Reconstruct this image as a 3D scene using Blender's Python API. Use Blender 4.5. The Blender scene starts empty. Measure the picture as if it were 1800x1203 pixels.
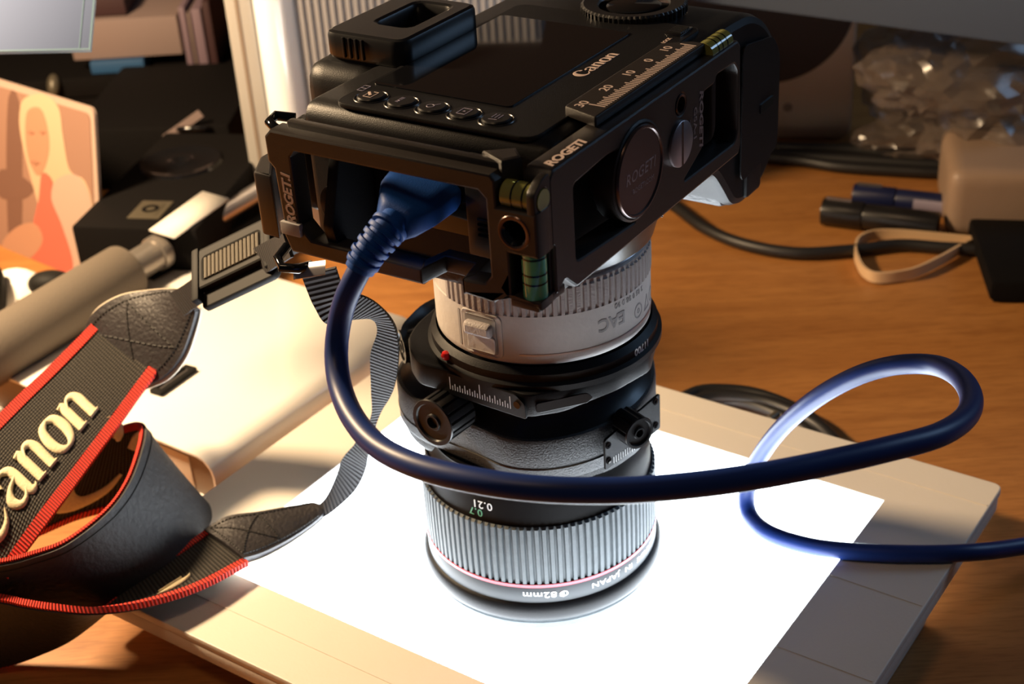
import bpy, bmesh, math, random
import numpy as np
from mathutils import Matrix, Vector, noise
random.seed(7)
S = 0.001                      # everything below is written in millimetres
SC = bpy.context.scene
COL = SC.collection

# ------------------------------------------------------------------ camera
CAM = Vector((0.0, -440.87, 344.19)); PITCH, YAW, ROLL, FPX = 0.51923, -0.014694, -0.066182, 2585.65
_w = Vector((math.sin(YAW)*math.cos(PITCH), math.cos(YAW)*math.cos(PITCH), -math.sin(PITCH)))
_r = _w.cross(Vector((0, 0, 1))).normalized(); _u = _r.cross(_w)
RT = math.cos(ROLL)*_r + math.sin(ROLL)*_u
UP = -math.sin(ROLL)*_r + math.cos(ROLL)*_u
FW = _w
def ray(px, py): return FW + RT*((px-900)/FPX) - UP*((py-601.5)/FPX)
def at(px, py, z):             # point of the level plane at height z (mm)
    d = ray(px, py); return CAM + d*((z-CAM.z)/d.z)
def deep(px, py, depth): return CAM + ray(px, py)*depth
cd = bpy.data.cameras.new('view_camera'); cam = bpy.data.objects.new('view_camera', cd); COL.objects.link(cam)
cam.matrix_world = Matrix.Translation(CAM*S) @ Matrix((RT, UP, -FW)).transposed().to_4x4()
cd.sensor_width = 36; cd.lens = FPX/1800*36; cd.clip_start = 0.01; cd.clip_end = 20
cd.dof.use_dof = True; cd.dof.focus_distance = 0.44; cd.dof.aperture_fstop = 20
SC.camera = cam

# ------------------------------------------------------------------ world, lights, exposure
SC.view_settings.view_transform = 'Standard'; SC.view_settings.look = 'None'
SC.view_settings.exposure = 0.0; SC.view_settings.gamma = 1.0; SC.view_settings.use_curve_mapping = False
wd = bpy.data.worlds.new('world'); SC.world = wd; wd.use_nodes = True
bg = wd.node_tree.nodes['Background']; bg.inputs[0].default_value = (0.30, 0.33, 0.42, 1); bg.inputs[1].default_value = 0.055
def area(name, loc, target, size, power, col):
    l = bpy.data.lights.new(name, 'AREA'); l.shape = 'DISK'; l.size = size*S; l.energy = power; l.color = col
    o = bpy.data.objects.new(name, l); COL.objects.link(o)
    o.location = Vector(loc)*S; o.rotation_euler = (Vector(target)-Vector(loc)).to_track_quat('-Z', 'Y').to_euler()
    o['kind'] = 'helper'; return o
sl = bpy.data.lights.new('desk_lamp_light', 'POINT'); sl.energy = 22; sl.color = (1.0, 0.71, 0.42); sl.shadow_soft_size = 0.032
lo = bpy.data.objects.new('desk_lamp_light', sl); COL.objects.link(lo); lo['kind'] = 'helper'
lo.location = Vector((-390, 150, 345))*S
area('warm_fill', (-500, -500, 1500), (50, 250, 0), 300, 2.2, (1.0, 0.66, 0.38))  # dim warm fill light added high up, not a known fixture
area('cool_fill', (1300, 500, 700), (50, 0, 180), 500, 3.2, (0.42, 0.66, 1.0))  # dim cool fill light added for the bluish edges, its source unseen

# ------------------------------------------------------------------ materials
def mat(name, col, rough=.5, metal=0, noise_s=0, noise_amt=0, bump_s=0, bump=0, spec=.5, emit=None, es=0, coat=0, sheen=0):
    m = bpy.data.materials.new(name); m.use_nodes = True; nt = m.node_tree; b = nt.nodes['Principled BSDF']
    b.inputs['Base Color'].default_value = (*col, 1); b.inputs['Roughness'].default_value = rough
    b.inputs['Metallic'].default_value = metal; b.inputs['Specular IOR Level'].default_value = spec
    b.inputs['Coat Weight'].default_value = coat; b.inputs['Sheen Weight'].default_value = sheen
    if emit: b.inputs['Emission Color'].default_value = (*emit, 1); b.inputs['Emission Strength'].default_value = es
    tc = nt.nodes.new('ShaderNodeTexCoord')
    if noise_amt:
        n = nt.nodes.new('ShaderNodeTexNoise'); n.inputs['Scale'].default_value = noise_s; n.inputs['Detail'].default_value = 4
        nt.links.new(tc.outputs['Object'], n.inputs['Vector'])
        mx = nt.nodes.new('ShaderNodeMix'); mx.data_type = 'RGBA'
        mx.inputs[6].default_value = (*[c*(1-noise_amt) for c in col], 1); mx.inputs[7].default_value = (*[min(1, c*(1+noise_amt)) for c in col], 1)
        nt.links.new(n.outputs[0], mx.inputs[0]); nt.links.new(mx.outputs[2], b.inputs['Base Color'])
    if bump:
        n = nt.nodes.new('ShaderNodeTexNoise'); n.inputs['Scale'].default_value = bump_s; n.inputs['Detail'].default_value = 3
        nt.links.new(tc.outputs['Object'], n.inputs['Vector'])
        bp = nt.nodes.new('ShaderNodeBump'); bp.inputs['Strength'].default_value = bump; bp.inputs['Distance'].default_value = 0.0004
        nt.links.new(n.outputs[0], bp.inputs['Height']); nt.links.new(bp.outputs[0], b.inputs['Normal'])
    return m
def webbing(name, col, pitch=1.6, across=False, rough=.8, hi=None):
    m = mat(name, col, rough); nt = m.node_tree; b = nt.nodes['Principled BSDF']
    uv = nt.nodes.new('ShaderNodeUVMap'); sp = nt.nodes.new('ShaderNodeSeparateXYZ'); nt.links.new(uv.outputs[0], sp.inputs[0])
    def wave(out, p):
        a = nt.nodes.new('ShaderNodeMath'); a.operation = 'MULTIPLY'; a.inputs[1].default_value = 2*math.pi/p
        nt.links.new(out, a.inputs[0]); s = nt.nodes.new('ShaderNodeMath'); s.operation = 'SINE'; nt.links.new(a.outputs[0], s.inputs[0]); return s.outputs[0]
    h = wave(sp.outputs[1], pitch)
    if across:
        h2 = wave(sp.outputs[0], pitch*.8); mu = nt.nodes.new('ShaderNodeMath'); mu.operation = 'MULTIPLY'; 
        ad = nt.nodes.new('ShaderNodeMath'); ad.operation = 'MULTIPLY_ADD'; ad.inputs[1].default_value = .45
        nt.links.new(h2, ad.inputs[0]); nt.links.new(h, ad.inputs[2]); h = ad.outputs[0]
    bp = nt.nodes.new('ShaderNodeBump'); bp.inputs['Strength'].default_value = .9; bp.inputs['Distance'].default_value = 0.0005
    nt.links.new(h, bp.inputs['Height']); nt.links.new(bp.outputs[0], b.inputs['Normal'])
    hi = hi or [c*2.2 for c in col]
    mr = nt.nodes.new('ShaderNodeMapRange'); mr.inputs[1].default_value = -1; mr.inputs[2].default_value = 1
    mx = nt.nodes.new('ShaderNodeMix'); mx.data_type = 'RGBA'; mx.inputs[6].default_value = (*[c*.45 for c in col], 1); mx.inputs[7].default_value = (*hi, 1)  # highlights painted on the rib crests, shade painted into the grooves
    nt.links.new(h, mr.inputs[0]); nt.links.new(mr.outputs[0], mx.inputs[0]); nt.links.new(mx.outputs[2], b.inputs['Base Color'])
    return m
def wood(name):
    m = mat(name, (.5, .25, .08), .42, spec=.4); nt = m.node_tree; b = nt.nodes['Principled BSDF']
    tc = nt.nodes.new('ShaderNodeTexCoord'); mp = nt.nodes.new('ShaderNodeMapping')
    mp.inputs['Rotation'].default_value = (0, 0, .12); mp.inputs['Scale'].default_value = (6, 70, 6)
    nt.links.new(tc.outputs['Object'], mp.inputs[0])
    n = nt.nodes.new('ShaderNodeTexNoise'); n.inputs['Scale'].default_value = 1.6; n.inputs['Detail'].default_value = 7; n.inputs['Distortion'].default_value = .4
    nt.links.new(mp.outputs[0], n.inputs['Vector'])
    mp2 = nt.nodes.new('ShaderNodeMapping'); mp2.inputs['Rotation'].default_value = (0, 0, .12); mp2.inputs['Scale'].default_value = (60, 700, 60)
    nt.links.new(tc.outputs['Object'], mp2.inputs[0])
    n2 = nt.nodes.new('ShaderNodeTexNoise'); n2.inputs['Scale'].default_value = 1.5; n2.inputs['Detail'].default_value = 2; nt.links.new(mp2.outputs[0], n2.inputs['Vector'])
    r = nt.nodes.new('ShaderNodeValToRGB'); r.color_ramp.elements[0].position = .25; r.color_ramp.elements[0].color = (.34, .135, .034, 1)
    r.color_ramp.elements[1].position = .72; r.color_ramp.elements[1].color = (.45, .195, .052, 1)
    r2 = nt.nodes.new('ShaderNodeValToRGB'); r2.color_ramp.elements[0].position = .36; r2.color_ramp.elements[0].color = (.62, .55, .5, 1)
    r2.color_ramp.elements[1].position = .52; r2.color_ramp.elements[1].color = (1, 1, 1, 1)
    nt.links.new(n.outputs[0], r.inputs[0]); nt.links.new(n2.outputs[0], r2.inputs[0])
    mx = nt.nodes.new('ShaderNodeMix'); mx.data_type = 'RGBA'; mx.blend_type = 'MULTIPLY'; mx.inputs[0].default_value = .5
    nt.links.new(r.outputs[0], mx.inputs[6]); nt.links.new(r2.outputs[0], mx.inputs[7]); nt.links.new(mx.outputs[2], b.inputs['Base Color'])
    return m
M = dict(
 wood=wood('beech_wood'),
 wall=mat('dark_wall', (.06, .035, .025), .9),
 box=mat('cream_plastic', (.76, .70, .61), .5, noise_s=40, noise_amt=.02, bump_s=900, bump=.15),
 glass=mat('lit_glass', (.9, .95, 1), .15, emit=(.83, .92, 1.0), es=14.0),
 glassrim=mat('recess_wall', (.8, .9, .85), .3),
 black=mat('black_coat', (.007, .007, .008), .42, spec=.18, bump_s=3500, bump=.2),
 blackrough=mat('black_crinkle', (.036, .037, .040), .55, noise_s=1800, noise_amt=.6, bump_s=1800, bump=.8),
 blacksat=mat('black_satin', (.009, .009, .010), .3, spec=.35),
 gloss=mat('black_gloss', (.006, .006, .007), .08),
 lcd=mat('screen_glass', (.005, .005, .006), .04, coat=.3),
 rubber=mat('lens_rubber', (.09, .105, .115), .62, noise_s=300, noise_amt=.25, bump_s=1500, bump=.3),
 leatherette=mat('grip_leatherette', (.02, .02, .022), .45, bump_s=520, bump=1.0),
 anod=mat('anodised_black', (.021, .0175, .016), .36, metal=.1, bump_s=4000, bump=.2),
 bronze=mat('medallion_metal', (.10, .07, .065), .25, metal=.8),
 steel=mat('steel', (.55, .52, .52), .3, metal=.9),
 coin=mat('coin_steel', (.30, .25, .26), .35, metal=.6),
 grey=mat('extender_grey', (.50, .47, .45), .55, noise_s=300, noise_amt=.05, bump_s=500, bump=.35),
 greyd=mat('extender_ridge', (.36, .32, .31), .6, bump_s=1500, bump=.5),
 greyprint=mat('grey_print', (.30, .285, .28), .6),
 white=mat('white_print', (.85, .85, .85), .5),
 pink=mat('dim_print', (.55, .42, .36), .5),
 red=mat('red_line', (.75, .06, .09), .4),
 reddot=mat('red_dot', (.75, .02, .02), .25),
 green=mat('green_print', (.1, .38, .2), .5),
 cable=mat('blue_rubber', (.009, .030, .16), .42, spec=.35),
 usb=mat('blue_overmould', (.004, .062, .30), .55, spec=.22, bump_s=2500, bump=.15),
 cableblk=mat('black_cable', (.012, .011, .011), .45),
 leather=mat('strap_leather', (.022, .019, .021), .5, noise_s=150, noise_amt=.2, bump_s=700, bump=.9),
 suede=mat('strap_backing', (.018, .017, .018), .6, bump_s=420, bump=.9),
 felt=mat('cream_piping', (.75, .66, .52), .8),
 thread=mat('black_thread', (.01, .009, .008), .6),
 emb=mat('cream_thread', (.82, .70, .44), .7, noise_s=900, noise_amt=.2, bump_s=1500, bump=.6),
 plastic=mat('buckle_plastic', (.011, .0105, .010), .6, spec=.15),
 slab=mat('white_gloss_plastic', (.88, .85, .80), .3, coat=.3),
 slabend=mat('brown_end_cap', (.20, .15, .11), .5),
 foam=mat('grey_foam', (.13, .105, .08), .8, bump_s=900, bump=.5),
 tube=mat('tube_metal', (.30, .27, .24), .35, metal=.6),
 paper=mat('paper', (.72, .68, .62), .8),
 dark=mat('dark_box', (.0035, .0028, .0028), .8, bump_s=300, bump=.4, spec=.12),
 badge=mat('badge_metal', (.10, .085, .06), .4, metal=.3),
 pillar=mat('pale_enamel', (.36, .34, .31), .35),
 polw=mat('gloss_white', (.80, .82, .84), .18, coat=.4),
 ribp=mat('ribbed_grey', (.24, .23, .235), .6),
 acry=mat('frosted_panel', (.11, .15, .27), .8, spec=.2),
 acryedge=mat('panel_edge', (.12, .2, .26), .3),
 spk=mat('beige_plastic', (.50, .38, .27), .6),
 cone=mat('speaker_cloth', (.05, .035, .028), .9, bump_s=1500, bump=.5),
 mon=mat('monitor_grey', (.026, .037, .058), .6),
 maroon=mat('maroon_box', (.03, .008, .01), .7),
 bluep=mat('navy_barrel', (.008, .012, .05), .35),
 penblk=mat('pen_black', (.010, .009, .009), .3),
 penprint=mat('pen_print', (.25, .22, .3), .5),
 beige=mat('beige_flat_cable', (.62, .42, .24), .5),
 skin=mat('print_skin', (.36, .19, .12), .6, spec=.2), hair=mat('print_hair', (.44, .32, .21), .6, spec=.2), top=mat('print_red', (.46, .11, .075), .6, spec=.2),
 prmid=mat('print_dark_skin', (.30, .15, .095), .6, spec=.2),  # darker printed skin tone for the mouth and eyes
 prbg=mat('print_background', (.25, .145, .105), .6, spec=.2), prdk=mat('print_dark', (.14, .075, .055), .6, spec=.2), prlt=mat('print_light', (.38, .28, .225), .6, spec=.2),
 pinkbox=mat('pinkish_card', (.20, .145, .135), .7), blue=mat('blue_folder', (.018, .07, .17), .5), purple=mat('mauve_cover', (.16, .11, .14), .6),
 web=webbing('black_webbing', (.022, .021, .023), 1.9), webc=webbing('black_canvas', (.016, .015, .015), 1.5, True, hi=(.075, .066, .052)),
 ribweb=mat('rib_webbing', (.17, .15, .12), .8),
 band=mat('satin_band', (.042, .048, .055), .5),
 redtrim=webbing('red_edging', (.62, .03, .015), 1.3), knurl=mat('knurl_black', (.012, .012, .013), .3),
 redbit=mat('dark_red_card', (.20, .01, .02), .5),
)
def film():
    m = bpy.data.materials.new('clear_film'); m.use_nodes = True; nt = m.node_tree; b = nt.nodes['Principled BSDF']
    b.inputs['Base Color'].default_value = (.17, .13, .105, 1); b.inputs['Roughness'].default_value = .25; b.inputs['Specular IOR Level'].default_value = .8
    b.inputs['Alpha'].default_value = .42; return m
M['film'] = film()
def vial(name, col):
    m = mat(name, col, .08, coat=.5); b = m.node_tree.nodes['Principled BSDF']; b.inputs['Transmission Weight'].default_value = .35; return m
M['yvial'] = vial('yellow_vial', (.36, .35, .09)); M['gvial'] = vial('green_vial', (.20, .72, .40))
M['wool'] = mat('bubble', (.35, .75, .35), .2)

# ------------------------------------------------------------------ geometry helpers: every shape is (verts, faces) in mm
FR = {}
def root(name, label, cat, loc=(0, 0, 0), rz=0, group=None, kind=None):
    o = bpy.data.objects.new(name, None); COL.objects.link(o); o.empty_display_size = .01
    m = Matrix.Translation(Vector(loc)) @ Matrix.Rotation(rz, 4, 'Z')
    o.matrix_world = Matrix.Translation(Vector(loc)*S) @ Matrix.Rotation(rz, 4, 'Z'); FR[o.name] = m
    o['label'] = label; o['category'] = cat
    if group: o['group'] = group
    if kind: o['kind'] = kind
    return o
def part(name, parent, m, *vfs, world=False, smooth=True, bevel=0, angle=40, uv=None, label=None, kind=None, seg=2, subsurf=0):
    V, F = [], []
    for vf in vfs:
        n = len(V); V += [tuple(v) for v in vf[0]]; F += [tuple(i+n for i in f) for f in vf[1]]
    fr = FR.get(parent.name, Matrix.Identity(4)) if parent else Matrix.Identity(4)
    if world:
        inv = fr.inverted(); V = [inv @ Vector(v) for v in V]
    me = bpy.data.meshes.new(name); me.from_pydata([[c*S for c in v] for v in V], [], F); me.update()
    me.materials.append(m)
    if uv:
        l = me.uv_layers.new(); 
        for lp in me.loops: l.data[lp.index].uv = uv[lp.vertex_index]
    bm = bmesh.new(); bm.from_mesh(me)
    if bevel:
        es = [e for e in bm.edges if len(e.link_faces) == 2 and e.calc_face_angle(0) > math.radians(35)]
        bmesh.ops.bevel(bm, geom=es, offset=bevel*S, segments=seg, profile=.6, affect='EDGES', clamp_overlap=True)
    bmesh.ops.recalc_face_normals(bm, faces=bm.faces)
    if smooth:
        for f in bm.faces: f.smooth = True
        for e in bm.edges:
            if len(e.link_faces) == 2 and e.calc_face_angle(0) > math.radians(angle): e.smooth = False
    bm.to_mesh(me); bm.free()
    o = bpy.data.objects.new(name, me); COL.objects.link(o)
    if parent: o.parent = parent; FR[o.name] = fr
    if subsurf: s = o.modifiers.new('sub', 'SUBSURF'); s.levels = s.render_levels = subsurf
    if label: o['label'] = label
    if kind: o['kind'] = kind
    return o
def tag(o, label, cat, group=None, kind=None):
    o['label'] = label; o['category'] = cat
    if group: o['group'] = group
    if kind: o['kind'] = kind
def box(x0, x1, y0, y1, z0, z1):
    return ([(x, y, z) for x in (x0, x1) for y in (y0, y1) for z in (z0, z1)],
            [(0, 1, 3, 2), (4, 6, 7, 5), (0, 4, 5, 1), (2, 3, 7, 6), (0, 2, 6, 4), (1, 5, 7, 3)])
def xf(m, vf): return ([m @ Vector(v) for v in vf[0]], vf[1])
def basis(o, x, y, z=None):
    x = Vector(x).normalized(); y = Vector(y); y = (y - x*y.dot(x)).normalized(); z = x.cross(y)
    m = Matrix((x, y, z)).transposed().to_4x4(); m.translation = Vector(o); return m
def lathe(prof, n=96, cx=0, cy=0, fn=None, a0=0, a1=2*math.pi):
    V, F = [], []; k = len(prof); full = abs(a1-a0-2*math.pi) < 1e-6
    cnt = n if full else n+1
    for i in range(cnt):
        a = a0+(a1-a0)*i/n
        for j, (r, z) in enumerate(prof):
            rr = r+(fn(a, j) if fn else 0); V.append((cx+rr*math.cos(a), cy+rr*math.sin(a), z))
    for i in range(n):
        i2 = (i+1) % cnt
        for j in range(k-1): F.append((i*k+j, i2*k+j, i2*k+j+1, i*k+j+1))
    return V, F
def cyl(p0, p1, r0, r1=None, n=24, caps=True):
    r1 = r0 if r1 is None else r1; p0, p1 = Vector(p0), Vector(p1); ax = (p1-p0).normalized()
    a = ax.orthogonal().normalized(); b = ax.cross(a); V, F = [], []
    for p, r in ((p0, r0), (p1, r1)):
        for i in range(n):
            t = 2*math.pi*i/n; V.append(p+r*(math.cos(t)*a+math.sin(t)*b))
    for i in range(n): j = (i+1) % n; F.append((i, j, n+j, n+i))
    if caps: F.append(tuple(range(n))[::-1]); F.append(tuple(range(n, 2*n)))
    return V, F
def spline(P, step=3, closed=False):
    P = [Vector(p) for p in P]; out = []
    n = len(P)
    for i in range(n if closed else n-1):
        if closed: p0, p1, p2, p3 = P[i-1], P[i], P[(i+1) % n], P[(i+2) % n]
        else:
            p1, p2 = P[i], P[i+1]; p0 = P[i-1] if i else p1*2-p2; p3 = P[i+2] if i+2 < n else p2*2-p1
        k = max(1, int((p2-p1).length/step)) if step > 0 else int(-step)
        for j in range(k):
            t = j/k; out.append(.5*((2*p1)+(-p0+p2)*t+(2*p0-5*p1+4*p2-p3)*t*t+(-p0+3*p1-3*p2+p3)*t**3))
    if not closed: out.append(P[-1])
    return out
def tube(P, r, n=20, caps=True, step=3, smoothed=True, radii=None):
    pts = spline(P, step) if smoothed else [Vector(p) for p in P]
    V, F = [], []; up = None
    for i, p in enumerate(pts):
        t = (pts[min(i+1, len(pts)-1)]-pts[max(i-1, 0)]).normalized()
        up = t.orthogonal().normalized() if up is None else (up-t*up.dot(t)).normalized()
        b = t.cross(up); rr = r if radii is None else radii(i/(len(pts)-1))
        for k in range(n):
            a = 2*math.pi*k/n; V.append(p+rr*(math.cos(a)*up+math.sin(a)*b))
    for i in range(len(pts)-1):
        for k in range(n): k2 = (k+1) % n; F.append((i*n+k, i*n+k2, (i+1)*n+k2, (i+1)*n+k))
    if caps: F.append(tuple(range(n))[::-1]); F.append(tuple(range((len(pts)-1)*n, len(pts)*n)))
    return V, F
DG = lambda: bpy.context.evaluated_depsgraph_get()
def curve_vf(cu):
    o = bpy.data.objects.new('tmp', cu); COL.objects.link(o); dg = DG(); dg.update()
    me = bpy.data.meshes.new_from_object(o.evaluated_get(dg)); V = [v.co.copy() for v in me.vertices]; F = [tuple(p.vertices) for p in me.polygons]
    bpy.data.objects.remove(o); bpy.data.curves.remove(cu); bpy.data.meshes.remove(me); return V, F
def rnd(poly, r, n=5):          # round the corners of a polygon
    out = []; k = len(poly)
    for i in range(k):
        p = Vector(poly[i]); a = Vector(poly[i-1]); b = Vector(poly[(i+1) % k])
        da, db = (a-p), (b-p); rr = min(r, da.length*.45, db.length*.45)
        s = p+da.normalized()*rr; e = p+db.normalized()*rr
        for j in range(n+1):
            t = j/n; out.append((1-t)**2*s+2*t*(1-t)*p+t*t*e)
    return [tuple(v) for v in out]
def circ(cx, cy, r, n=40): return [(cx+r*math.cos(2*math.pi*i/n), cy+r*math.sin(2*math.pi*i/n)) for i in range(n)]
def plate(outline, holes, t, m=None, bev=0):   # flat plate in xy, thickness t centred on z=0
    cu = bpy.data.curves.new('c', 'CURVE'); cu.dimensions = '2D'; cu.fill_mode = 'BOTH'
    for poly in [outline]+list(holes):
        s = cu.splines.new('POLY'); s.points.add(len(poly)-1)
        for q, p in zip(s.points, poly): q.co = (p[0], p[1], 0, 1)
        s.use_cyclic_u = True
    cu.extrude = t/2-bev; cu.bevel_depth = bev; cu.bevel_resolution = 1; cu.offset = -bev
    vf = curve_vf(cu); return xf(m, vf) if m else vf
def text(s, size, m=None, depth=.05, align='LEFT', bold=0, sx=1, shear=0, bend=None, space=1):
    cu = bpy.data.curves.new('t', 'FONT'); cu.body = s; cu.size = size; cu.extrude = depth; cu.align_x = align; cu.offset = bold; cu.shear = shear
    cu.resolution_u = 3; cu.space_character = space
    V, F = curve_vf(cu); V = [Vector((v.x*sx, v.y, v.z)) for v in V]
    if bend: V = [Vector(bend(v)) for v in V]
    return xf(m, (V, F)) if m else (V, F)
class Ribbon:
    def __init__(self, A, B, sub=6):
        a = spline(A, -sub); b = spline(B, -sub); self.a, self.b = a, b; self.s = [0]
        for i in range(1, len(a)): self.s.append(self.s[-1]+((a[i]+b[i])/2-(a[i-1]+b[i-1])/2).length)
        self.nr = []
        for i in range(len(a)):
            j0, j1 = max(i-1, 0), min(i+1, len(a)-1)
            t = (a[j1]+b[j1])/2-(a[j0]+b[j0])/2; w = b[i]-a[i]; n = t.cross(w)
            self.nr.append(n.normalized() if n.length > 1e-9 else Vector((0, 0, 1)))
    def idx(self, s):
        s = min(max(s, 0), self.s[-1]-1e-6)
        i = max(k for k in range(len(self.s)) if self.s[k] <= s); i = min(i, len(self.s)-2)
        return i, (s-self.s[i])/max(1e-9, self.s[i+1]-self.s[i])
    def pt(self, s, f, h=0):     # f: 0 edge A .. 1 edge B, h above the surface
        i, t = self.idx(s)
        a = self.a[i].lerp(self.a[i+1], t); b = self.b[i].lerp(self.b[i+1], t); n = self.nr[i].lerp(self.nr[i+1], t).normalized()
        return a.lerp(b, f)+n*h
    def mesh(self, th, f0=0, f1=1, nw=5, off=0, i0=0, i1=None, belly=0):
        i1 = len(self.a)-1 if i1 is None else i1; V, F, UV = [], [], []
        rows = list(range(i0, i1+1))
        for i in rows:
            W = (self.b[i]-self.a[i]).length
            for side in (1, -1):
                for j in range(nw):
                    f = f0+(f1-f0)*j/(nw-1); g = 1-(2*(j/(nw-1))-1)**2
                    V.append(self.a[i].lerp(self.b[i], f)+self.nr[i]*(off+side*th/2+belly*g)); UV.append((f*W, self.s[i]))
        k = 2*nw
        for r in range(len(rows)-1):
            for j in range(nw-1):
                F.append((r*k+j, r*k+j+1, (r+1)*k+j+1, (r+1)*k+j)); F.append((r*k+nw+j, (r+1)*k+nw+j, (r+1)*k+nw+j+1, r*k+nw+j+1))
            F.append((r*k, (r+1)*k, (r+1)*k+nw, r*k+nw)); F.append((r*k+nw-1, r*k+2*nw-1, (r+1)*k+2*nw-1, (r+1)*k+nw-1))
        e = (len(rows)-1)*k
        F.append(tuple(list(range(nw))+list(range(2*nw-1, nw-1, -1)))); F.append(tuple([e+j for j in list(range(nw-1, -1, -1))+list(range(nw, 2*nw))]))
        return (V, F), UV
def puff(strokes, mapf, h=.5, nseg=6):      # raised strokes [(x,y,w)..] -> embroidered / printed letters
    V, F = [], []
    for st in strokes:
        P = spline([Vector(p) for p in st], -4); n0 = len(V); k = nseg+1
        for i, p in enumerate(P):
            t = P[min(i+1, len(P)-1)]-P[max(i-1, 0)]; t.z = 0
            if t.length < 1e-9: t = Vector((1, 0, 0))
            t.normalize(); nn = Vector((-t.y, t.x, 0)); w = max(p.z, .02)/2
            for j in range(k):
                a = math.pi*j/nseg; V.append(mapf(p.x+nn.x*w*math.cos(a), p.y+nn.y*w*math.cos(a), h*math.sin(a)))
        for i in range(len(P)-1):
            for j in range(nseg): F.append((n0+i*k+j, n0+i*k+j+1, n0+(i+1)*k+j+1, n0+(i+1)*k+j))
    return V, F
GL = {
 'C': ([[(1.12, .98, .10), (1.10, 1.12, .26), (.92, 1.34, .16), (.62, 1.42, .20), (.30, 1.22, .34), (.15, .75, .44), (.28, .25, .36), (.62, 0, .22), (.98, .08, .14), (1.22, .34, .05)]], 1.32),
 'a': ([[(.12, .74, .24), (.22, .92, .18), (.45, .99, .12), (.70, .86, .24), (.76, .62, .29), (.76, .1, .29), (.95, .02, .10), (1.02, .08, .05)], [(.70, .62, .08), (.34, .50, .14), (.14, .26, .28), (.28, .03, .18), (.52, .04, .12), (.70, .2, .06)]], 1.08),
 'n': ([[(0, .94, .08), (.2, .97, .12), (.22, .9, .28), (.22, .5, .30), (.22, .03, .30)], [(.03, .03, .07), (.42, .03, .07)], [(.28, .72, .08), (.46, .95, .12), (.70, .93, .22), (.82, .72, .30), (.82, .4, .30), (.82, .03, .30)], [(.62, .03, .07), (1.02, .03, .07)]], 1.12),
 'o': ([[(.52, 1.0, .11), (.24, .86, .26), (.14, .5, .32), (.24, .14, .26), (.52, 0, .11), (.80, .14, .26), (.90, .5, .32), (.80, .86, .26), (.52, 1.0, .11)]], 1.08),
}
def wordmark(word, h, x0=0):
    out = []; x = x0
    for c in word:
        st, adv = GL[c]
        for s in st: out.append([(x+p[0]*h, p[1]*h, p[2]*h*1.12) for p in s])
        x += adv*h
    return out, x

# ------------------------------------------------------------------ the setting
DZ = -24.0
wl = part('wall_back', None, M['wall'], box(-1600, 1600, 1250, 1280, -1200, 1600)); wl['kind'] = 'structure'
fl = part('floor', None, M['wall'], box(-1600, 1600, -900, 1280, -760, -740)); fl['kind'] = 'structure'
desk = root('desk', 'orange-brown beech-grain desktop under everything', 'desk', (0, 300, -740))
part('desktop', desk, M['wood'], box(-950, 950, -420, 1240, DZ-28, DZ), world=True, bevel=2)
for x in (-900, 850):
    for y in (-380, 1150): part('leg', desk, M['dark'], box(x, x+50, y, y+50, -740, DZ-28), world=True)

# ------------------------------------------------------------------ light box
PHI = -0.616
LBX = Matrix.Translation(Vector((132.2, 18.47, 0))) @ Matrix.Rotation(PHI, 4, 'Z')    # origin: right-hand corner of the glass, x to the right along the far edge, y away
lb = root('light_box', 'cream-framed light box glowing white under the lens', 'light box', (0, 0, DZ), PHI)
def L(vf): return xf(LBX, vf)
x0, x1, y0, y1 = -201.4-36+1, 35.95, -161.5-34, 31.5
x0 = 35.95-272.1; y0 = 31.5-226.9
out = rnd([(x0, y0), (x1, y0), (x1, y1), (x0, y1)], 4); hol = [(-201.4, -161.5), (0, -161.5), (0, 0), (-201.4, 0)]
part('lid', lb, M['box'], L(plate(out, [hol], 3.4, Matrix.Translation((0, 0, .3)), .5)), world=True, angle=30)
out2 = rnd([(x0+.5, y0+.5), (x1-.5, y0+.5), (x1-.5, y1-.5), (x0+.5, y1-.5)], 4)
part('lower_tray', lb, M['box'], L(plate(out2, [[(-203, -163), (2, -163), (2, 2), (-203, 2)]], 6.2, Matrix.Translation((0, 0, -5.0)), .5)), world=True, angle=30)
def rail(ax, a, lo, hi):       # raised trim lines pressed into the lid
    if ax == 'x': return L(box(lo, hi, a-.35, a+.35, 1.9, 2.25))
    return L(box(a-.35, a+.35, lo, hi, 1.9, 2.25))
part('trim_line', lb, M['box'], rail('x', 15.5, x0+1, x1-1), world=True)
part('trim_line', lb, M['box'], rail('x', -178, x0+1, x1-1), world=True)
part('trim_line', lb, M['box'], rail('x', -52, 1, x1-1), world=True)
part('trim_line', lb, M['box'], rail('x', -96, 1, x1-1), world=True)
part('trim_line', lb, M['box'], rail('x', -134, 1, x1-1), world=True)
part('glass_panel', lb, M['glass'], L(box(-202, 1, -162, 1, -3.4, -1.2)), world=True, label='glowing white glass panel')
part('recess_edge', lb, M['glassrim'], L(box(-201.6, .2, -.3, .5, -3, 1.9)), world=True)
part('base', lb, M['box'], L(box(x0+28, x1-5, y0+28, y1-62, DZ+.2, -8)), world=True, bevel=2)
for yy in (-60, -75, -150, -165): part('vent_ridge', lb, M['box'], L(box(x1-5, x1-4.3, yy-5, yy+5, DZ+5, -10)), world=True)

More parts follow.
